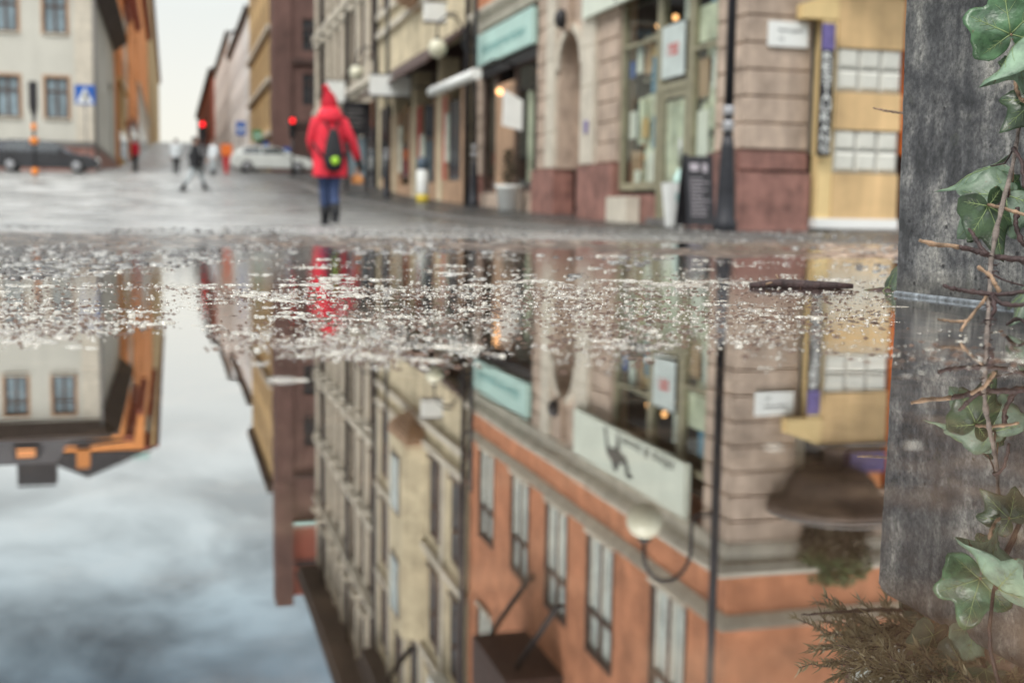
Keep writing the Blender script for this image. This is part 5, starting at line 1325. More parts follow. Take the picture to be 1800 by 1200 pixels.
def person(p, heading, label, H, J, mats, coat_hem=None, hat=False, hood=False, group=None, bulk=1.0):
    """figure facing +y of its own frame, built at 1.75 m and scaled; J holds the joints"""
    t = wthing('person', p, label, 'person', group, heading)
    k = H / 1.75
    V, E_, R_ = [], [], []
    def n(pt, rad, par=None):
        V.append(tuple(x * k for x in pt)); R_.append(rad * k if not hasattr(rad, '__len__') else (rad[0] * k, rad[1] * k))
        if par is not None: E_.append((par, len(V) - 1))
        return len(V) - 1
    pel = n((0, 0, .96), (.13, .10)); wa = n((0, 0, 1.12), (.125, .095), pel); ch = n((0, .01, 1.30), (.15, .105), wa); nk0 = n((0, 0, 1.45), (.07, .065), ch); nk = n((0, .01, 1.51), .052, nk0)
    hd = n((0, .02, 1.58), (.066, .075), nk); h2 = n((0, .025, 1.66), (.074, .088), hd); h3 = n((0, .01, 1.725), (.055, .06), h2)
    ns = n((0, .105, 1.625), .012, h2)
    ears = [n((s * .082, .01, 1.635), .014, h2) for s in (-1, 1)]
    for s in (-1, 1):
        key = 'L' if s < 0 else 'R'
        sh_ = n((s * .165, 0, 1.415), .058, ch); el = n(J['el' + key], .043, sh_); wr = n(J['wr' + key], .029, el)
        d = (Vector(J['wr' + key]) - Vector(J['el' + key])).normalized()
        side = d.cross(Vector((0, 0, 1)) if abs(d.z) < .8 else Vector((0, 1, 0))).normalized()
        pm = n(tuple(Vector(J['wr' + key]) + d * .07), (.036, .022), wr)
        for i, (o_, ln) in enumerate(((-.030, .07), (-.010, .082), (.010, .078), (.029, .06))):
            a = Vector(J['wr' + key]) + d * .10 + side * o_
            f1 = n(tuple(a), .010, pm); f2 = n(tuple(a + d * ln * .55 + Vector((0, .008, 0))), .0088, f1); n(tuple(a + d * ln + Vector((0, .026, 0))), .0075, f2)
        th = n(tuple(Vector(J['wr' + key]) + d * .035 + side * .040), .011, wr); n(tuple(Vector(J['wr' + key]) + d * .085 + side * .062), .0095, th)
    for s in (-1, 1):
        key = 'L' if s < 0 else 'R'
        hp = n((s * .09, 0, .90), .085, pel); kn = n(J['kn' + key], .055, hp); an = n(J['an' + key], .038, kn)
        hl = n((J['an' + key][0], J['an' + key][1] - .03, J['an' + key][2] - .05), .036, an); n((J['an' + key][0], J['an' + key][1] + .15, J['an' + key][2] - .06), .03, hl)
    skinned('body', V, E_, R_, mats['skin'], t, 0, 2)
    S3 = lambda pt: tuple(x * k for x in pt)
    # trousers, boots
    for s in (-1, 1):
        key = 'L' if s < 0 else 'R'; kn = Vector(J['kn' + key]); an = Vector(J['an' + key]); hp = Vector((s * .085, 0, .95))
        b = MB(); b.tube([S3(hp), S3(hp.lerp(kn, .5)), S3(kn), S3(kn.lerp(an, .5)), S3(an.lerp(kn, .12))], [.112 * k, .095 * k, .074 * k, .067 * k, .058 * k], 12); b.build('trouser_leg', mats['trousers'], t)
        b = MB(); b.tube([S3(an.lerp(kn, .42)), S3(an.lerp(kn, .2)), S3(an + Vector((0, 0, -.03)))], [.072 * k, .066 * k, .052 * k], 12)
        b.rings([[S3((an.x + w_ * math.cos(a_), an.y + .045 + l_ * math.sin(a_), an.z - .08 + zz)) for a_ in [2 * math.pi * i / 12 for i in range(12)]] for w_, l_, zz in ((.050, .14, -.004), (.053, .145, .03), (.045, .11, .07), (.03, .05, .085))])
        b.build('boot', mats['boots'], t)
    b = MB()
    hem = coat_hem or .84
    prof = [(hem, .212 * bulk, .155 * bulk), (hem + .01, .218 * bulk, .16 * bulk), (.98, .20 * bulk, .15 * bulk), (1.14, .185 * bulk, .14), (1.30, .198 * bulk, .145), (1.40, .19 * bulk, .125), (1.46, .125, .10), (1.51, .082, .08)]
    zs_ = [q_[0] for q_ in prof]
    def coat_ring(zz):
        w_, d_ = np.interp(zz, zs_, [q_[1] for q_ in prof]), np.interp(zz, zs_, [q_[2] for q_ in prof])
        o_ = []
        for i in range(32):
            a_ = 2 * math.pi * i / 32
            f_ = 1 + (.11 * noise.noise((math.cos(a_) * 2.2, math.sin(a_) * 2.2, zz * 4.5)) + .05 * noise.noise((math.cos(a_) * 5, math.sin(a_) * 5, zz * 11))) * min(1, max(.15, (1.46 - zz) * 3))
            o_.append(S3((w_ * f_ * math.cos(a_), d_ * f_ * math.sin(a_) + .004, zz)))
        return o_
    b.rings([coat_ring(hem + (1.51 - hem) * i / 30) for i in range(31)]); b.build('coat', mats['coat'], t)
    for s in (-1, 1):
        key = 'L' if s < 0 else 'R'; el = Vector(J['el' + key]); wr = Vector(J['wr' + key])
        b = MB(); b.tube([S3((s * .12, 0, 1.415)), S3((s * .175, 0, 1.405)), S3(Vector((s * .19, 0, 1.36)).lerp(el, .35)), S3(el), S3(el.lerp(wr, .5)), S3(wr)], [.08 * k, .088 * k, .082 * k, .072 * k, .062 * k, .052 * k], 12); b.build('sleeve', mats['coat'], t)
        if 'glove' in mats:
            d = (wr - el).normalized(); b = MB(); b.tube([S3(wr - d * .05), S3(wr + d * .03), S3(wr + d * .09), S3(wr + d * .15), S3(wr + d * .19)], [.042 * k, .044 * k, (.048 * k, .034 * k), (.044 * k, .030 * k), (.025 * k, .018 * k)], 10); b.build('glove', mats['glove'], t)
    if hood:
        b = MB(); b.rings([[S3((w_ * math.cos(a_), d_ * math.sin(a_) - .03, zz)) for a_ in [2 * math.pi * i / 18 for i in range(18)]] for zz, w_, d_ in ((1.40, .15, .13), (1.45, .185, .15), (1.52, .165, .145), (1.58, .13, .12), (1.60, .11, .10))]); b.build('hood', mats['coat'], t)
    if hat:
        b = MB(); b.tube([S3((0, .02, 1.60)), S3((0, .02, 1.64)), S3((0, .015, 1.70)), S3((-.012, .01, 1.755)), S3((-.03, 0, 1.80)), S3((-.042, -.005, 1.835))], [.114 * k, .116 * k, .106 * k, .084 * k, .060 * k, .036 * k], 14)
        b.sphere(S3((-.052, -.008, 1.855)), .052 * k, 10); b.build('knitted_hat', mats['hat'], t)
    else:
        b = MB(); b.rings([[S3((w_ * math.cos(a_), d_ * math.sin(a_) - .008, zz)) for a_ in [2 * math.pi * i / 14 for i in range(14)]] for zz, w_, d_ in ((1.60, .083, .078), (1.66, .092, .098), (1.72, .080, .086), (1.765, .045, .05), (1.772, .01, .01))]); b.build('hair', M['hair'], t)
    return t
def joints(**kw):
    j = dict(elL=(-.24, -.02, 1.14), elR=(.24, -.02, 1.14), wrL=(-.25, .06, .90), wrR=(.25, .06, .90), knL=(-.09, .03, .50), knR=(.09, .03, .50), anL=(-.09, 0, .09), anR=(.09, 0, .09))
    j.update(kw); return j
# the person in red, walking up the street away from the camera
rp = W(2.0, 16.06, 0); rp.z = gz(2.0, 16.06)
red = person(rp, A + .10, 'person in a red coat and pointed red knitted hat walking away up the street', 1.66,
             joints(elL=(-.235, .06, 1.16), wrL=(-.19, .22, 1.02), elR=(.30, -.03, 1.16), wrR=(.40, .02, .92), knL=(-.062, .05, .50), anL=(-.045, .06, .09), knR=(.055, -.02, .50), anR=(.045, -.16, .12)),
             dict(skin=M['skin'], trousers=M['jeans'], boots=M['black_cloth'], coat=M['red_coat'], hat=M['red_knit'], glove=M['black_cloth']), coat_hem=.66, hat=True, hood=True, bulk=1.12)
kr = 1.66 / 1.75
RM = Matrix.Translation(rp) @ Matrix.Rotation(A + .10, 4, 'Z')
def onred(x, y, z_): return RM @ Vector((x * kr, y * kr, z_ * kr))
bp_ = wthing('backpack', onred(0, -.2, 1.0), 'small black teardrop backpack with a round lime emblem on the red coat', 'backpack', None, A + .10)
b = MB()
b.rings([[(w_ * math.cos(a_) * kr, (-.035 + d_ * math.sin(a_)) * kr, (zz) * kr) for a_ in [2 * math.pi * i / 16 for i in range(16)]] for zz, w_, d_ in ((-.27, .05, .03), (-.24, .105, .075), (-.14, .135, .095), (-.02, .128, .085), (.12, .10, .065), (.24, .07, .04), (.30, .04, .02))])
b.build('bag', M['black_cloth'], bp_)
b = MB(); b.lathe((0, 0, 0), [(.052, 0), (.05, .006), (.01, .008)], 16); b.v = [(x, -.131 * kr - zz, y - .12) for x, y, zz in b.v]
lm = b.build('emblem', M['lime'], bp_)
b = MB()
for s in (-1, 1): b.tube([(s * .03, .02, .28 * kr), (s * .085, .06, .40 * kr), (s * .115, .14, .46 * kr)], .014, 6)
for s in (-1, 1): b.tube([(s * .10, -.02, -.1 * kr), (s * .20, .04, .02 * kr), (s * .235, .12, .12 * kr)], .016, 6)
b.build('strap', M['black_cloth'], bp_)
ob_ = wthing('handbag', onred(.40, .05, .64), 'small orange and tan bag held low in the right hand of the person in red', 'bag', None, A)
b = MB(); b.rings([[(w_ * math.cos(a_), .05 * math.sin(a_) * (1 if zz < .1 else .6), zz) for a_ in [2 * math.pi * i / 12 for i in range(12)]] for zz, w_ in ((-.06, .07), (-.05, .085), (.03, .08), (.06, .05))]); b.build('bag', M['orange_bag'], ob_)
b = MB(); b.tube([(-.03, 0, .05), (-.02, 0, .12), (0, 0, .15), (.02, 0, .12), (.03, 0, .05)], .008, 6); b.build('handle', M['orange_bag'], ob_)
# man striding across the road
mp_ = W(.78, 41.3, 0); mp_.z = gz(.78, 41.3)
person(mp_, A - math.pi / 2, 'person in dark brown jacket and pale jeans striding across the road', 1.78,
       joints(knL=(-.09, .20, .52), anL=(-.08, .30, .16), knR=(.08, -.14, .52), anR=(.08, -.42, .12), elL=(-.23, -.16, 1.15), wrL=(-.22, -.10, .92), elR=(.23, .12, 1.15), wrR=(.22, .30, 1.02)),
       dict(skin=M['skin'], trousers=M['pale_jeans'], boots=M['black_cloth'], coat=M['black_cloth']), bulk=1.2, coat_hem=.78)
# people far up by the crossing
for (r, u, hd, lab, coat, tr) in ((.3, 64.3, .4, 'distant person in pale jacket with dark trousers near the crossing', 'white_cloth', 'black_cloth'), (2.1, 63.9, 2.6, 'distant person in pale clothes standing right of the striding walker', 'white_cloth', 'pale_jeans'), (-1.75, 67.9, 1.2, 'distant person in dark red coat beside the white house corner', 'red_knit', 'black_cloth'), (5.0, 76.0, 2.0, 'distant person in black behind the silver car', 'black_cloth', 'black_cloth')):
    p = W(r, u, 0); p.z = gz(r, u)
    person(p, hd, lab, 1.75, joints(), dict(skin=M['skin'], trousers=M[tr], boots=M['black_cloth'], coat=M[coat]), group='distant pedestrians')

# ------------------------------------------------------------------ the concrete planter at the water's edge
PR0, PR1, PU0, PU1, PH = 0.821, 1.62, 0.36, 1.262, 0.366
plt_ = thing('concrete_planter', PR0, PU1, 0, 'weathered grey concrete planter box standing in the puddle', 'planter')
def rrect(r0, r1, u0, u1, rad, z, n=5):
    pts = []
    for cx, cy, a0 in ((r1 - rad, u1 - rad, 0), (r0 + rad, u1 - rad, 90), (r0 + rad, u0 + rad, 180), (r1 - rad, u0 + rad, 270)):
        for i in range(n + 1):
            a = math.radians(a0 + 90 * i / n); pts.append((cx + rad * math.cos(a), cy + rad * math.sin(a), z))
    return pts
def prect(z, inset=0.0, rad=.008):
    g = .003 * z / .35 - inset
    return rrect(PR0 - g, PR1 + g, PU0 - g, PU1 + g, max(.002, rad), z)
b = MB()
def rough_ring(ring):
    o_ = []
    for x, y, z in ring:
        q_ = noise.noise((x * 9, y * 9, z * 22)) * .0012 + noise.noise((x * 40, y * 40, z * 70)) * .0007
        c_ = Vector((x - (PR0 + PR1) / 2, y - (PU0 + PU1) / 2, 0)).normalized()
        o_.append((x + c_.x * q_, y + c_.y * q_, z))
    return o_
rs = [prect(-.06)] + [rough_ring(prect(PH * i / 48)) for i in range(0, 46)] + [prect(PH - .016), prect(PH - .009, .003), prect(PH - .003, .009), prect(PH, .016), prect(PH, .05, .02), prect(PH - .03, .055, .02)]
b.rings(rs, False, True); b.build('box', M['concrete'], plt_)
b = MB(); v = prect(PH - .028, .054, .02); b.add(v, [tuple(range(len(v)))]); b.build('soil', M['soil'], plt_)
M['waterline_sheen'] = mat('painted_sky_sheen', (.17, .19, .205), .30, .75, 70, .2, 120, spec=.7)  # pale bluish colour stands in for sky reflected along the waterline
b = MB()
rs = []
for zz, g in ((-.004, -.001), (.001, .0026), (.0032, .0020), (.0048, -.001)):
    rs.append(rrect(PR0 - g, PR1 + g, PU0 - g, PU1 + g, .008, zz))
b.rings(rs, False, True); b.build('waterline_edge', M['waterline_sheen'], plt_)

# ---- ivy
IVY = [(0, 1.0), (9, .80), (18, .64), (27, .57), (34, .57), (44, .68), (54, .74), (62, .67), (72, .57), (84, .53), (96, .53), (108, .56), (120, .55), (132, .49), (145, .37), (160, .23), (172, .11), (180, .05)]
def ivy_leaf(base, tip, normal, size, mats, parent, fold=.25, curl=.35, twist=0.0, seed=0, wide=1.0):
    """base = where the stalk joins, tip = end of the middle lobe"""
    rnd = random.Random(seed)
    base, tip = Vector(base), Vector(tip)
    Yd = (tip - base).normalized(); Zd = Vector(normal); Zd = (Zd - Yd * Zd.dot(Yd)).normalized(); Xd = Yd.cross(Zd)
    if twist:
        q_ = Matrix.Rotation(twist, 3, Yd); Zd = q_ @ Zd; Xd = q_ @ Xd
    ang = [a for a, _ in IVY]; rad = [q_ for _, q_ in IVY]
    ph = rnd.uniform(0, 6)
    asym = [rnd.uniform(.9, 1.12) for _ in range(2)]
    def shape(x, y):
        rr = math.hypot(x, y)
        th_ = math.atan2(x, y)
        z = -fold * abs(x) * .8 - curl * (y * abs(y)) * .45 + .10 * rr * math.cos(4.2 * th_ + ph) * rr + .085 * math.sin(6 * x + ph) * rr + .06 * math.sin(9 * y - ph) * rr
        z -= .10 * rr * rr
        # quilting between veins
        for va in (0, 52, -52, 118, -118):
            va = math.radians(va); d = abs(math.sin(th_ - va)) * rr if math.cos(th_ - va) > 0 else 9
            if d < .09: z -= (.09 - d) * .18
        return z
    def P(x, y, off=0.0):
        return base + (Xd * x * wide + Yd * y + Zd * (shape(x, y) + off)) * size
    nA, nR = 56, 9
    b = MB(); vs = [P(0, 0)]
    for j in range(1, nR + 1):
        for i in range(nA):
            a = -180 + 360 * i / nA
            rr = float(np.interp(abs(a), ang, rad)) * (asym[0] if a < 0 else asym[1] if a > 0 else 1) * (1 + .03 * math.sin(a * .25 + ph))
            f = j / nR
            vs.append(P(rr * f * math.sin(math.radians(a)), rr * f * math.cos(math.radians(a))))
    fs_ = [(0, 1 + i, 1 + (i + 1) % nA) for i in range(nA)]
    for j in range(nR - 1):
        for i in range(nA):
            a0 = 1 + j * nA + i; a1 = 1 + j * nA + (i + 1) % nA
            fs_.append((a0, a0 + nA, a1 + nA, a1))
    b.add(vs, fs_, True)
    b.mi = 1
    def vein(a, r0, r1, w0, w1, start=(0, 0), n=7):
        sa, ca = math.sin(math.radians(a)), math.cos(math.radians(a))
        pts = []
        for i in range(n + 1):
            f = i / n; rr = r0 + (r1 - r0) * f; w = w0 + (w1 - w0) * f
            cx, cy = start[0] + sa * rr, start[1] + ca * rr
            pts.append((P(cx - ca * w, cy + sa * w, .008), P(cx + ca * w, cy - sa * w, .008), P(cx - ca * w, cy + sa * w, -.008), P(cx + ca * w, cy - sa * w, -.008)))
        for i in range(n):
            (a_, b_, c_, d_), (e_, f_, g_, h_) = pts[i], pts[i + 1]
            b.add([a_, b_, f_, e_], [(0, 1, 2, 3)], True); b.add([c_, d_, h_, g_], [(0, 1, 2, 3)], True)
    for a, l in ((0, .93), (52, .66), (-52, .66), (118, .46), (-118, .46)):
        vein(a, .0, l, .0105, .002)
        for f, da in ((.35, 38), (.55, 34), (.72, 30)):
            rr = l * f
            for s in (-1, 1):
                vein(a + s * da, 0, l * .30 * (1.2 - f), .0042, .0012, (math.sin(math.radians(a)) * rr, math.cos(math.radians(a)) * rr), 4)
    o = b.build('leaf', mats, parent)
    md = o.modifiers.new('thickness', 'SOLIDIFY'); md.thickness = .0002; md.offset = 0; md.use_even_offset = False
    return o
ivy = wthing('ivy', (0, 0, 0), 'ivy vine with green lobed leaves hanging down in front of the concrete planter', 'plant')
DK, PL, BR = [M['leaf_dark'], M['vein']], [M['leaf_pale'], M['vein']], [M['leaf_brown'], M['vein']]
TOCAM = Vector((-.30, -1.0, .25))
def petiole(p0, seed):
    # leaf stalk from the vine's main stem to the leaf
    best = min(VINE_PTS, key=lambda q_: (q_ - p0).length)
    mid = p0.lerp(best, .5) + Vector((0, -.004, -.006 + .004 * math.sin(seed)))
    b = MB(); b.tube([best, best.lerp(mid, .5) + Vector((0, 0, -.001)), mid, p0.lerp(mid, .4), p0], [.0011, .0009, .0008, .0008, .0009], 6)
    b.build('leaf_stalk', M['tan_bark'] if seed % 3 == 0 else M['bark'], ivy)
VINE_PTS = [at(*q_) for q_ in ((1739, 520, .985), (1742, 480, 1.01), (1745, 440, 1.04), (1755, 392, 1.08), (1766, 345, 1.12), (1774, 315, 1.14), (1781, 285, 1.16), (1787, 250, 1.175), (1792, 215, 1.19), (1795, 172, 1.195), (1797, 130, 1.20), (1800, 85, 1.205), (1803, 40, 1.21))]
def px_len(a, b_, D): return math.hypot(a[0] - b_[0], a[1] - b_[1]) / FPX * D
# (stalk point, tip, depth at stalk, depth at tip, material, normal, fold, curl, twist, width)
LEAVES = [
 ((1777, 60), (1762, -52), 1.17, 1.17, DK, (-.3, -1, .2), .15, .15, 0.0, 1.05),
 ((1810, 52), (1722, 152), 1.13, 1.12, PL, (-.6, -.6, .9), .7, .15, .75, .8),
 ((1778, 118), (1756, 142), 1.18, 1.19, DK, (-.2, -1, .1), .2, .6, 0.2, 1.5),
 ((1818, 178), (1758, 232), 1.16, 1.16, DK, (-.2, -1, .3), .15, .2, 0.0, 1.0),
 ((1742, 292), (1644, 336), 1.21, 1.235, PL, (-.25, -1, .5), .55, .1, .55, 0.85),
 ((1768, 341), (1686, 398), 1.15, 1.14, PL, (-.2, -1, .45), .25, .25, .15, 1.05),
 ((1771, 343), (1812, 346), 1.15, 1.15, PL, (.2, -1, .5), .25, .2, 0, 1.1),
 ((1738, 362), (1772, 456), 1.13, 1.12, DK, (-.1, -1, .25), .30, .35, -.1, .82),
 ((1812, 505), (1772, 570), 1.00, .985, PL, (-.5, -.8, .4), .5, .2, .3, .75),
 ((1776, 328), (1802, 300), 1.17, 1.18, DK, (-.1, -1, .2), .2, .4, 0, 1.0),
]
nl = 0
for base_, tip_, D0, D1, mm, nrm, fo, cu_, tw, wd in LEAVES:
    p0, p1 = at(*base_, D0), at(*tip_, D1)
    ivy_leaf(p0, p1, nrm, (p1 - p0).length, mm, ivy, fo, cu_, tw, nl, wd); petiole(p0, nl); nl += 1
# leaves higher on the vine, seen only in the puddle
LEAVES_UP = [
 ((1596, 1108), (1556, 1036), 1.42, 1.42, PL, (-.7, -.6, .2), .8, .2, .9, .5),
 ((1712, 1102), (1772, 1172), 1.27, 1.26, PL, (-.3, -1, -.5), .5, .3, .4, .8),
 ((1640, 1116), (1615, 1184), 1.30, 1.30, DK, (-.3, -1, -.3), .5, .3, .3, .7),
 ((1790, 1130), (1818, 1220), 1.24, 1.24, BR, (-.3, -1, -.3), .3, .3, 0, 1.0),
 ((1690, 1165), (1645, 1235), 1.28, 1.28, DK, (-.3, -1, -.3), .3, .3, 0, 1.0),
 ((1732, 1176), (1745, 1240), 1.26, 1.26, DK, (-.3, -1, -.3), .3, .3, 0, 1.0),
 ((1606, 1150), (1622, 1100), 1.36, 1.36, BR, (-.5, -1, -.3), .5, .3, .3, .7),
]
for base_, tip_, D0, D1, mm, nrm, fo, cu_, tw, wd in LEAVES_UP:
    p0, p1 = at(*base_, D0, True), at(*tip_, D1, True)
    ivy_leaf(p0, p1, nrm, (p1 - p0).length, mm, ivy, fo, cu_, tw, nl, wd); nl += 1
def path(px, smooth=6, jitter=.0006, seed=0):
    """px: list of (x, y, depth) or (x, y, depth, True) for points seen in the puddle -> smooth world path"""
    P_ = [at(q_[0], q_[1], q_[2], len(q_) > 3) for q_ in px]
    out_ = []
    rnd = random.Random(seed)
    for i in range(len(P_) - 1):
        p0, p1, p2, p3 = P_[max(i - 1, 0)], P_[i], P_[i + 1], P_[min(i + 2, len(P_) - 1)]
        for k in range(smooth):
            t = k / smooth
            q_ = .5 * ((2 * p1) + (p2 - p0) * t + (2 * p0 - 5 * p1 + 4 * p2 - p3) * t * t + (-p0 + 3 * p1 - 3 * p2 + p3) * t ** 3)
            out_.append(q_ + Vector((rnd.uniform(-1, 1), rnd.uniform(-1, 1), rnd.uniform(-1, 1))) * jitter)
    out_.append(P_[-1])
    return out_
def twig(name, px, r0, r1, m_, parent, seed=0, smooth=7):
    pts = path(px, smooth, r0 * .22, seed)
    rnd = random.Random(seed + 50)
    n = len(pts); rad = [(r0 + (r1 - r0) * i / (n - 1)) * rnd.uniform(.78, 1.12) * (1.35 if rnd.random() < .14 else 1) for i in range(n)]
    b = MB(); b.tube(pts, rad, 9); return b.build(name, m_, parent)
vine = [(1733, 640, .90), (1735, 592, .93), (1739, 520, .985), (1745, 440, 1.04), (1766, 345, 1.12), (1781, 285, 1.16), (1792, 215, 1.19), (1797, 130, 1.20), (1803, 40, 1.21), (1795, 940, 1.20, True), (1760, 1010, 1.17, True), (1745, 1120, 1.13, True), (1765, 1230, 1.10, True)]
# the vine's path: drop the point where a puddle sample would fold it back
twig('stem', vine[:2] + vine[2:9], .0019, .0023, M['bark_grey'], ivy, 1)
twig('stem', [(1803, 40, 1.21), (1800, 905, 1.20, True), (1772, 960, 1.18, True), (1752, 1012, 1.16, True), (1740, 1120, 1.14, True), (1760, 1215, 1.16, True)], .0024, .002, M['bark'], ivy, 2)
twig('stem', [(1789, 365, 1.12), (1786, 395, 1.11), (1796, 425, 1.10), (1812, 440, 1.10)], .0022, .002, M['bark'], ivy, 3)
twig('stem', [(1782, 262, 1.16), (1787, 270, 1.14), (1797, 290, 1.13), (1800, 330, 1.12)], .0018, .0016, M['bark'], ivy, 4)
twig('stem', [(1737, 360, 1.13), (1772, 368, 1.10), (1812, 382, 1.08)], .0017, .0015, M['tan_bark'], ivy, 5)
twig('stem', [(1786, 140, 1.17), (1786, 155, 1.16), (1793, 172, 1.16), (1800, 180, 1.16)], .0022, .0016, M['tan_bark'], ivy, 6)
twig('twig', [(1824, 460, 1.03), (1780, 455, 1.035), (1740, 449, 1.045), (1718, 442, 1.05), (1686, 434, 1.05)], .0026, .0024, M['bark'], ivy, 7)
twig('twig', [(1686, 434, 1.05), (1662, 431, 1.05), (1636, 428, 1.05), (1616, 422, 1.05)], .0023, .0016, M['tan_bark'], ivy, 8, 3)
twig('twig', [(1732, 449, 1.045), (1720, 428, 1.06), (1703, 402, 1.08)], .0022, .0013, M['bark'], ivy, 9)
twig('twig', [(1830, 506, .97), (1790, 514, .975), (1752, 517, .98), (1715, 513, .985), (1690, 510, .99), (1668, 505, .99), (1658, 502, .99)], .0022, .0015, M['bark'], ivy, 10)
twig('twig', [(1757, 513, .97), (1748, 496, .97), (1738, 482, .975), (1719, 469, .98)], .0019, .0015, M['tan_bark'], ivy, 11)
twig('twig', [(1735, 520, .985), (1722, 538, .96), (1700, 564, .94), (1690, 580, .93)], .0016, .0012, M['tan_bark'], ivy, 12)
twig('twig', [(1700, 564, .94), (1680, 565, .945), (1662, 563, .95), (1648, 561, .95)], .0014, .0009, M['tan_bark'], ivy, 13)
twig('twig', [(1745, 520, .98), (1757, 532, .97), (1790, 536, .96), (1815, 528, .955)], .0022, .0017, M['bark'], ivy, 14)
twig('twig', [(1742, 520, .975), (1748, 545, .965), (1739, 562, .955), (1737, 600, .94)], .0019, .0016, M['bark'], ivy, 15)
twig('twig', [(1770, 570, .985), (1790, 560, .97), (1812, 575, .96)], .0016, .0012, M['bark'], ivy, 16)
# short aerial roots along the vine
rr_ = random.Random(3)
for i in range(16):
    y_ = rr_.uniform(445, 585); D_ = .93 + (592 - y_) / 152 * .11; x_ = 1745 - (y_ - 440) * .066
    b = MB(); p0 = at(x_, y_, D_); b.tube([p0, p0 + Vector((rr_.choice((-1, 1)) * .004, -.001, rr_.uniform(-.002, .004))), p0 + Vector((rr_.choice((-1, 1)) * .006, -.002, rr_.uniform(-.003, .003)))], [.0008, .0005, .0003], 5); b.build('rootlet', M['bark'], ivy)

# ---- heather growing over the planter's rim (seen in the puddle)
hea = wthing('heather', W(.86, 1.15, PH), 'olive heather bush with thin needles hanging over the corner of the planter', 'plant')
hv = MB(); hs_ = MB()
rnd = random.Random(11)
org = W(.86, 1.15, PH - .03)
for i in range(420):
    while True:
        q_ = Vector((rnd.uniform(-1, 1), rnd.uniform(-1, 1), rnd.uniform(-.25, 1)))
        if q_.length < 1: break
    st0 = W(.870 + q_.x * .125, 1.10 + q_.y * .20, PH + .036 + q_.z * .07)
    od = W(q_.x * .9 - .35, q_.y * .8 + .25, q_.z * .8 + rnd.uniform(-.10, .7)); od = (od + Vector((rnd.gauss(0, .5), rnd.gauss(0, .5), rnd.gauss(0, .5)))).normalized()
    L_ = rnd.uniform(.035, .085)
    if st0.z + od.z * L_ < PH - .004: continue
    pts = []
    for k in range(8):
        t = k / 7; pts.append(st0 + od * (L_ * t) + Vector((0, 0, -.012 * t * t)) + Vector((rnd.gauss(0, .0015), rnd.gauss(0, .0015), rnd.gauss(0, .0015))))
    hs_.tube(pts, [.0016 - .0009 * k / 7 for k in range(8)], 5)
    for k in range(1, 8):
        for _ in range(9):
            p = pts[k].lerp(pts[k - 1], rnd.random())
            ax = (pts[k] - pts[k - 1]).normalized()
            d = (ax * rnd.uniform(.1, .9) + Vector((rnd.gauss(0, 1), rnd.gauss(0, 1), rnd.gauss(0, 1))).normalized()).normalized()
            l = rnd.uniform(.006, .014)
            s_ = d.cross(Vector((0, 0, 1))).normalized() * .0012; w_ = d.cross(s_).normalized() * .0009
            q1 = p + d * l * .55 + ax * l * .2; q2 = p + d * l + ax * l * .6
            hv.add([p - s_ * .6, p + s_ * .6, p + w_, q1 - s_, q1 + s_, q1 + w_, q2], [(0, 1, 4, 3), (1, 2, 5, 4), (2, 0, 3, 5), (3, 4, 6), (4, 5, 6), (5, 3, 6)])
o_ = hea.location
hv.v = [(x - o_.x, y - o_.y, z - o_.z) for x, y, z in hv.v]; hs_.v = [(x - o_.x, y - o_.y, z - o_.z) for x, y, z in hs_.v]
hv.build('foliage', M['heather'], hea); hs_.build('stem', M['bark'], hea)
# dry sprigs poking out behind the planter
ds = wthing('dry_twig', (0, 0, 0), 'thin bare tan twig poking out from behind the planter in the upper part', 'twig')
twig('stem', [(1600, 200, 1.55), (1570, 197, 1.58), (1552, 194, 1.6), (1536, 190, 1.62)], .0020, .0012, M['tan_bark'], ds, 21)
ds = wthing('dry_twig', (0, 0, 0), 'thin dark twig lying over the planter rim above the heather', 'twig')
twig('stem', [(1590, 1072, 1.42, True), (1530, 1072, 1.40, True), (1470, 1076, 1.38, True), (1408, 1080, 1.37, True)], .0032, .0009, M['bark'], ds, 22)
# driftwood twig and withered leaves floating against the planter
fb = wthing('floating_twig', (0, 0, 0), 'dark wet twig floating on the puddle left of the planter', 'twig')
def surf(px, py, z=.001):
    d = ray(px, py); t = (z - EYE) / d.z; return Vector((0, 0, EYE)) + d * t
b = MB(); pts = [surf(1318, 501, .003), surf(1345, 500, .004), surf(1372, 499, .004), surf(1420, 501, .004), surf(1470, 502, .004), surf(1500, 503, .004)]
b.tube(pts, [.003, .005, .0065, .006, .0045, .003], 9); b.build('stem', M['bark'], fb)
b = MB(); b.tube([pts[1], pts[1] + Vector((.004, -.02, .004))], [.002, .001], 6); b.tube([pts[2], pts[2] + Vector((-.006, .0, .012))], [.002, .001], 6); b.build('stub', M['tan_bark'], fb)
wl = wthing('withered_leaf', (0, 0, 0), 'curled brown and green withered leaf floating at the planter corner', 'leaf')
wp0, wp1 = surf(1560, 502, .006), surf(1492, 506, .002)
ivy_leaf(wp0, wp1, (.1, -.5, 1), .055, BR, wl, .9, .3, .6, 61, .8)
wl = wthing('withered_leaf', (0, 0, 0), 'green leaf drooping onto the water right beside the planter edge', 'leaf')
ivy_leaf(at(1578, 470, 1.52), at(1566, 520, 1.46), (-.4, -1, .2), .05, DK, wl, .6, .4, .5, 62, .8)

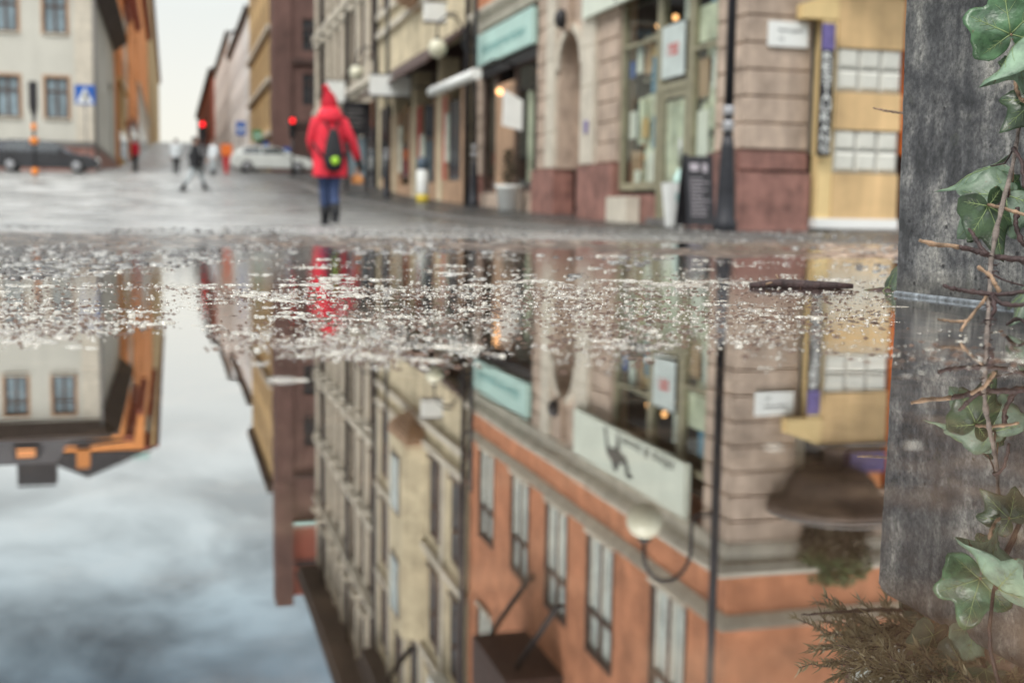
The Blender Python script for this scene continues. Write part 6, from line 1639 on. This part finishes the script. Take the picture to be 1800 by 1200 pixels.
# ------------------------------------------------------------------ foam bubbles and dark reflection flecks
rng = np.random.default_rng(5)
def waterpt(px, py):
    d = ray(px, py); t = -EYE / d.z; return np.array([d.x * t, d.y * t])
def foam_density(px, py, X, Y):
    n1 = noise.noise((X * 6.0, Y * 5.0, 2.0)); n2 = noise.noise((X * 15.0, Y * 12.0, 9.0))
    edge = 655 + 34 * noise.noise((px * .006, 0, 4.0)) + 22 * noise.noise((px * .03, 0, 1.0))
    main = 0.0
    if 380 < px < 1575:
        top = 478; c = 1.0 if py > 505 else (py - top) / 27
        left = min(1, max(0, (px - 380) / 200))
        low = min(1, max(0, (edge - py) / 105)) ** 1.4
        main = c * left * low * (.75 + .9 * n1 + .5 * n2)
        if px > 1400: main *= .55
        if px > 1500: main *= .6
    lft = 0.0
    band = 575 + (px - 100) * -.10
    if px < 460: lft = max(0, 1 - abs(py - band) / 34) * max(0, min(1, (420 - px) / 120)) * (.75 + 1.4 * n1)
    if px < 560 and 500 < py < 560: lft = max(lft, .55 * max(0, n1 + .25) * 2)
    if 360 < px < 700: lft = max(lft, max(0, 1 - abs(py - (590 + (px - 400) * .09)) / 34) * (.7 + 1.5 * n1))
    pl = .24 * max(0, 1 - abs(py - 615) / 50) * (.6 + n1) if px > 1560 else 0
    far = .5 * max(0, n1 + .12) * 2.2 if 448 < py <= 505 else 0
    return max(main, lft, pl, far)
def in_planter(X, Y):
    r = CA * X + SA * Y; u = -SA * X + CA * Y
    return r > PR0 - .008 and u < PU1 + .01 and u > PU0
fv = {'bubble': MB(), 'foam': MB()}
def dome(mb, X, Y, r, h, seg, ell=1.0, rot=0.0):
    rings_ = []
    for f, zz in ((1.06, -.0008), (1.0, .0), (.93, .38), (.72, .72), (.40, .93)):
        rings_.append([(X + r * f * (math.cos(rot) * math.cos(a) * ell - math.sin(rot) * math.sin(a)), Y + r * f * (math.sin(rot) * math.cos(a) * ell + math.cos(rot) * math.sin(a)), zz * h if zz > 0 else zz) for a in [2 * math.pi * k / seg for k in range(seg)]])
    v = [x for q_ in rings_ for x in q_] + [(X, Y, h)]
    f = []
    for i in range(len(rings_) - 1):
        for k in range(seg): f.append((i * seg + k, i * seg + (k + 1) % seg, (i + 1) * seg + (k + 1) % seg, (i + 1) * seg + k))
    l = (len(rings_) - 1) * seg
    for k in range(seg): f.append((l + k, l + (k + 1) % seg, len(v) - 1))
    mb.add(v, f, True)
count = 0; tries = 0
while count < 15500 and tries < 200000:
    tries += 1
    px, py = rng.uniform(-60, 1860), rng.uniform(448, 668)
    X, Y = waterpt(px, py)
    if in_planter(X, Y): continue
    if rng.random() > foam_density(px, py, X, Y): continue
    big = rng.random()
    r = float(np.clip(rng.lognormal(math.log(.00102), .46), .0005, .0042))
    if py < 520: r *= 1.3
    kind = 'foam' if rng.random() < (.52 if py < 600 else .34) else 'bubble'
    dome(fv[kind], X, Y, r, r * rng.uniform(.30, .80), 7 if r < .0016 else 10)
    count += 1
    # many bubbles sit in little rafts
    if rng.random() < .22:
        for _ in range(rng.integers(2, 7)):
            a = rng.uniform(0, 6.28); d = r * rng.uniform(1.2, 3.2)
            q_ = r * rng.uniform(.35, .8)
            if in_planter(X + d * math.cos(a), Y + d * math.sin(a)): continue
            dome(fv[kind], X + d * 1.6 * math.cos(a), Y + d * math.sin(a), q_, q_ * .7, 8); count += 1
# flat pale foam rafts
rafts = 0; tries = 0
while rafts < 150 and tries < 9000:
    tries += 1
    px, py = rng.uniform(-60, 1850), rng.uniform(446, 664)
    X, Y = waterpt(px, py)
    if in_planter(X, Y) or (px > 230 and py > 575 and rng.random() < .6) or rng.random() > foam_density(px, py, X, Y) * (.42 if px < 620 or py < 500 else .10): continue
    R0 = rng.uniform(.004, .011) * (1.5 if py < 520 else 1)
    for _ in range(int(rng.integers(5, 14))):
        a = rng.uniform(0, 6.28); d = R0 * math.sqrt(rng.random())
        q_ = rng.uniform(.15, .45) * R0
        xx, yy = X + 1.9 * d * math.cos(a), Y + d * math.sin(a) * 1.2
        if in_planter(xx, yy): continue
        dome(fv['foam'], xx, yy, q_, q_ * rng.uniform(.18, .5), 10, rng.uniform(1, 1.7))
    rafts += 1
# a few lone bubbles close to the lens
for px, py, rr in ((1360, 786, .0026), (1605, 782, .0024), (1595, 660, .0022), (497, 668, .0060), (530, 668, .003), (455, 640, .004), (1620, 655, .0016), (760, 634, .005), (735, 632, .004), (130, 610, .004), (160, 612, .003), (1690, 600, .003)):
    X, Y = waterpt(px, py); dome(fv['foam'], X, Y, rr, rr * .32, 16, 1.5)
fo1 = fv['bubble'].build('water_bubbles', M['bubble']); tag(fo1, kind='stuff')
fo2 = fv['foam'].build('water_foam', M['foam']); tag(fo2, kind='stuff')
# dark flecks that paint in the reflections between the bubbles
b = MB(); n = 0
while n < 3200:
    px, py = rng.uniform(0, 1800), rng.uniform(450, 660)
    X, Y = waterpt(px, py)
    if in_planter(X, Y) or rng.random() > foam_density(px, py, X, Y) * 1.2: continue
    l = rng.uniform(.0008, .0042) * (1.5 if rng.random() < .1 else 1); w_ = l * rng.uniform(.15, .4); a = rng.uniform(-.6, .6); c, s = math.cos(a), math.sin(a)
    zt = rng.uniform(.0006, .0016)
    b.add([(X - l * c, Y - l * s, .0002), (X + w_ * s, Y - w_ * c, .0002), (X + l * c, Y + l * s, .0002), (X - w_ * s, Y + w_ * c, .0002), (X, Y, zt)], [(0, 1, 4), (1, 2, 4), (2, 3, 4), (3, 0, 4)])
    n += 1
sp_o = b.build('dark_reflection_flecks', M['leaf_brown']); tag(sp_o, kind='stuff')

# wet grit and crumbs of slush on the rim of the puddle and between its shallow arms
def crumb(mb, X, Y, z, r, h, seg, rnd):
    ph = rnd.uniform(0, 6.28); el = rnd.uniform(.7, 1.5)
    ring = lambda f, zz: [(X + r * f * el * math.cos(a + ph) * (1 + .2 * math.sin(3 * a + ph)), Y + r * f * math.sin(a + ph), z + zz) for a in [2 * math.pi * k / seg for k in range(seg)]]
    v = ring(1, -.003) + ring(.95, h * .45) + ring(.6, h * .9) + [(X + r * .1, Y, z + h)]
    f = []
    for i in range(2):
        for k in range(seg): f.append((i * seg + k, i * seg + (k + 1) % seg, (i + 1) * seg + (k + 1) % seg, (i + 1) * seg + k))
    for k in range(seg): f.append((2 * seg + k, 2 * seg + (k + 1) % seg, len(v) - 1))
    mb.add(v, f, True)
M['slush'] = mat('wet_slush', (.21, .205, .185), .20, .5, 30, .2, 90, spec=.8)
M['grit'] = mat('wet_dark_grit', (.05, .045, .04), .25, .5, 30, .2, 90, spec=.7)
gr = {'slush': MB(), 'grit': MB()}
rg = random.Random(21); n = 0
while n < 2300:
    px, py = rg.uniform(-80, 1590), rg.uniform(398, 500)
    d = ray(px, py)
    if d.z > -1e-3: continue
    t = -EYE / d.z; X, Y = d.x * t, d.y * t
    if Y > 7.5 or abs(X) > 4.5: continue
    w = noise.noise((X * 3.0, Y * 1.5, 5.5)) + .8 * noise.noise((X * 9, Y * 4, 1.5))
    zone = min(1, max(0, (500 - py) / 45))
    if py > 432 and rg.random() > max(0, .06 + 1.2 * w) * zone * (1.0 if px < 900 else .5): continue
    if py <= 432 and rg.random() > (.20 + .7 * w) * (1.0 if px < 900 else .45): continue
    if in_planter(X, Y): continue
    r = rg.uniform(.002, .008) * (.8 + .12 * Y)
    zg = ground_z(X, Y) + near_bumps(X, Y)
    if zg < -.004: zg = -.001
    crumb(gr['slush' if rg.random() < .5 else 'grit'], X, Y, zg, r, r * rg.uniform(.25, .6), 7, rg); n += 1
go1 = gr['slush'].build('slush_crumbs', M['slush']); tag(go1, kind='stuff')
go2 = gr['grit'].build('wet_grit', M['grit']); tag(go2, kind='stuff')
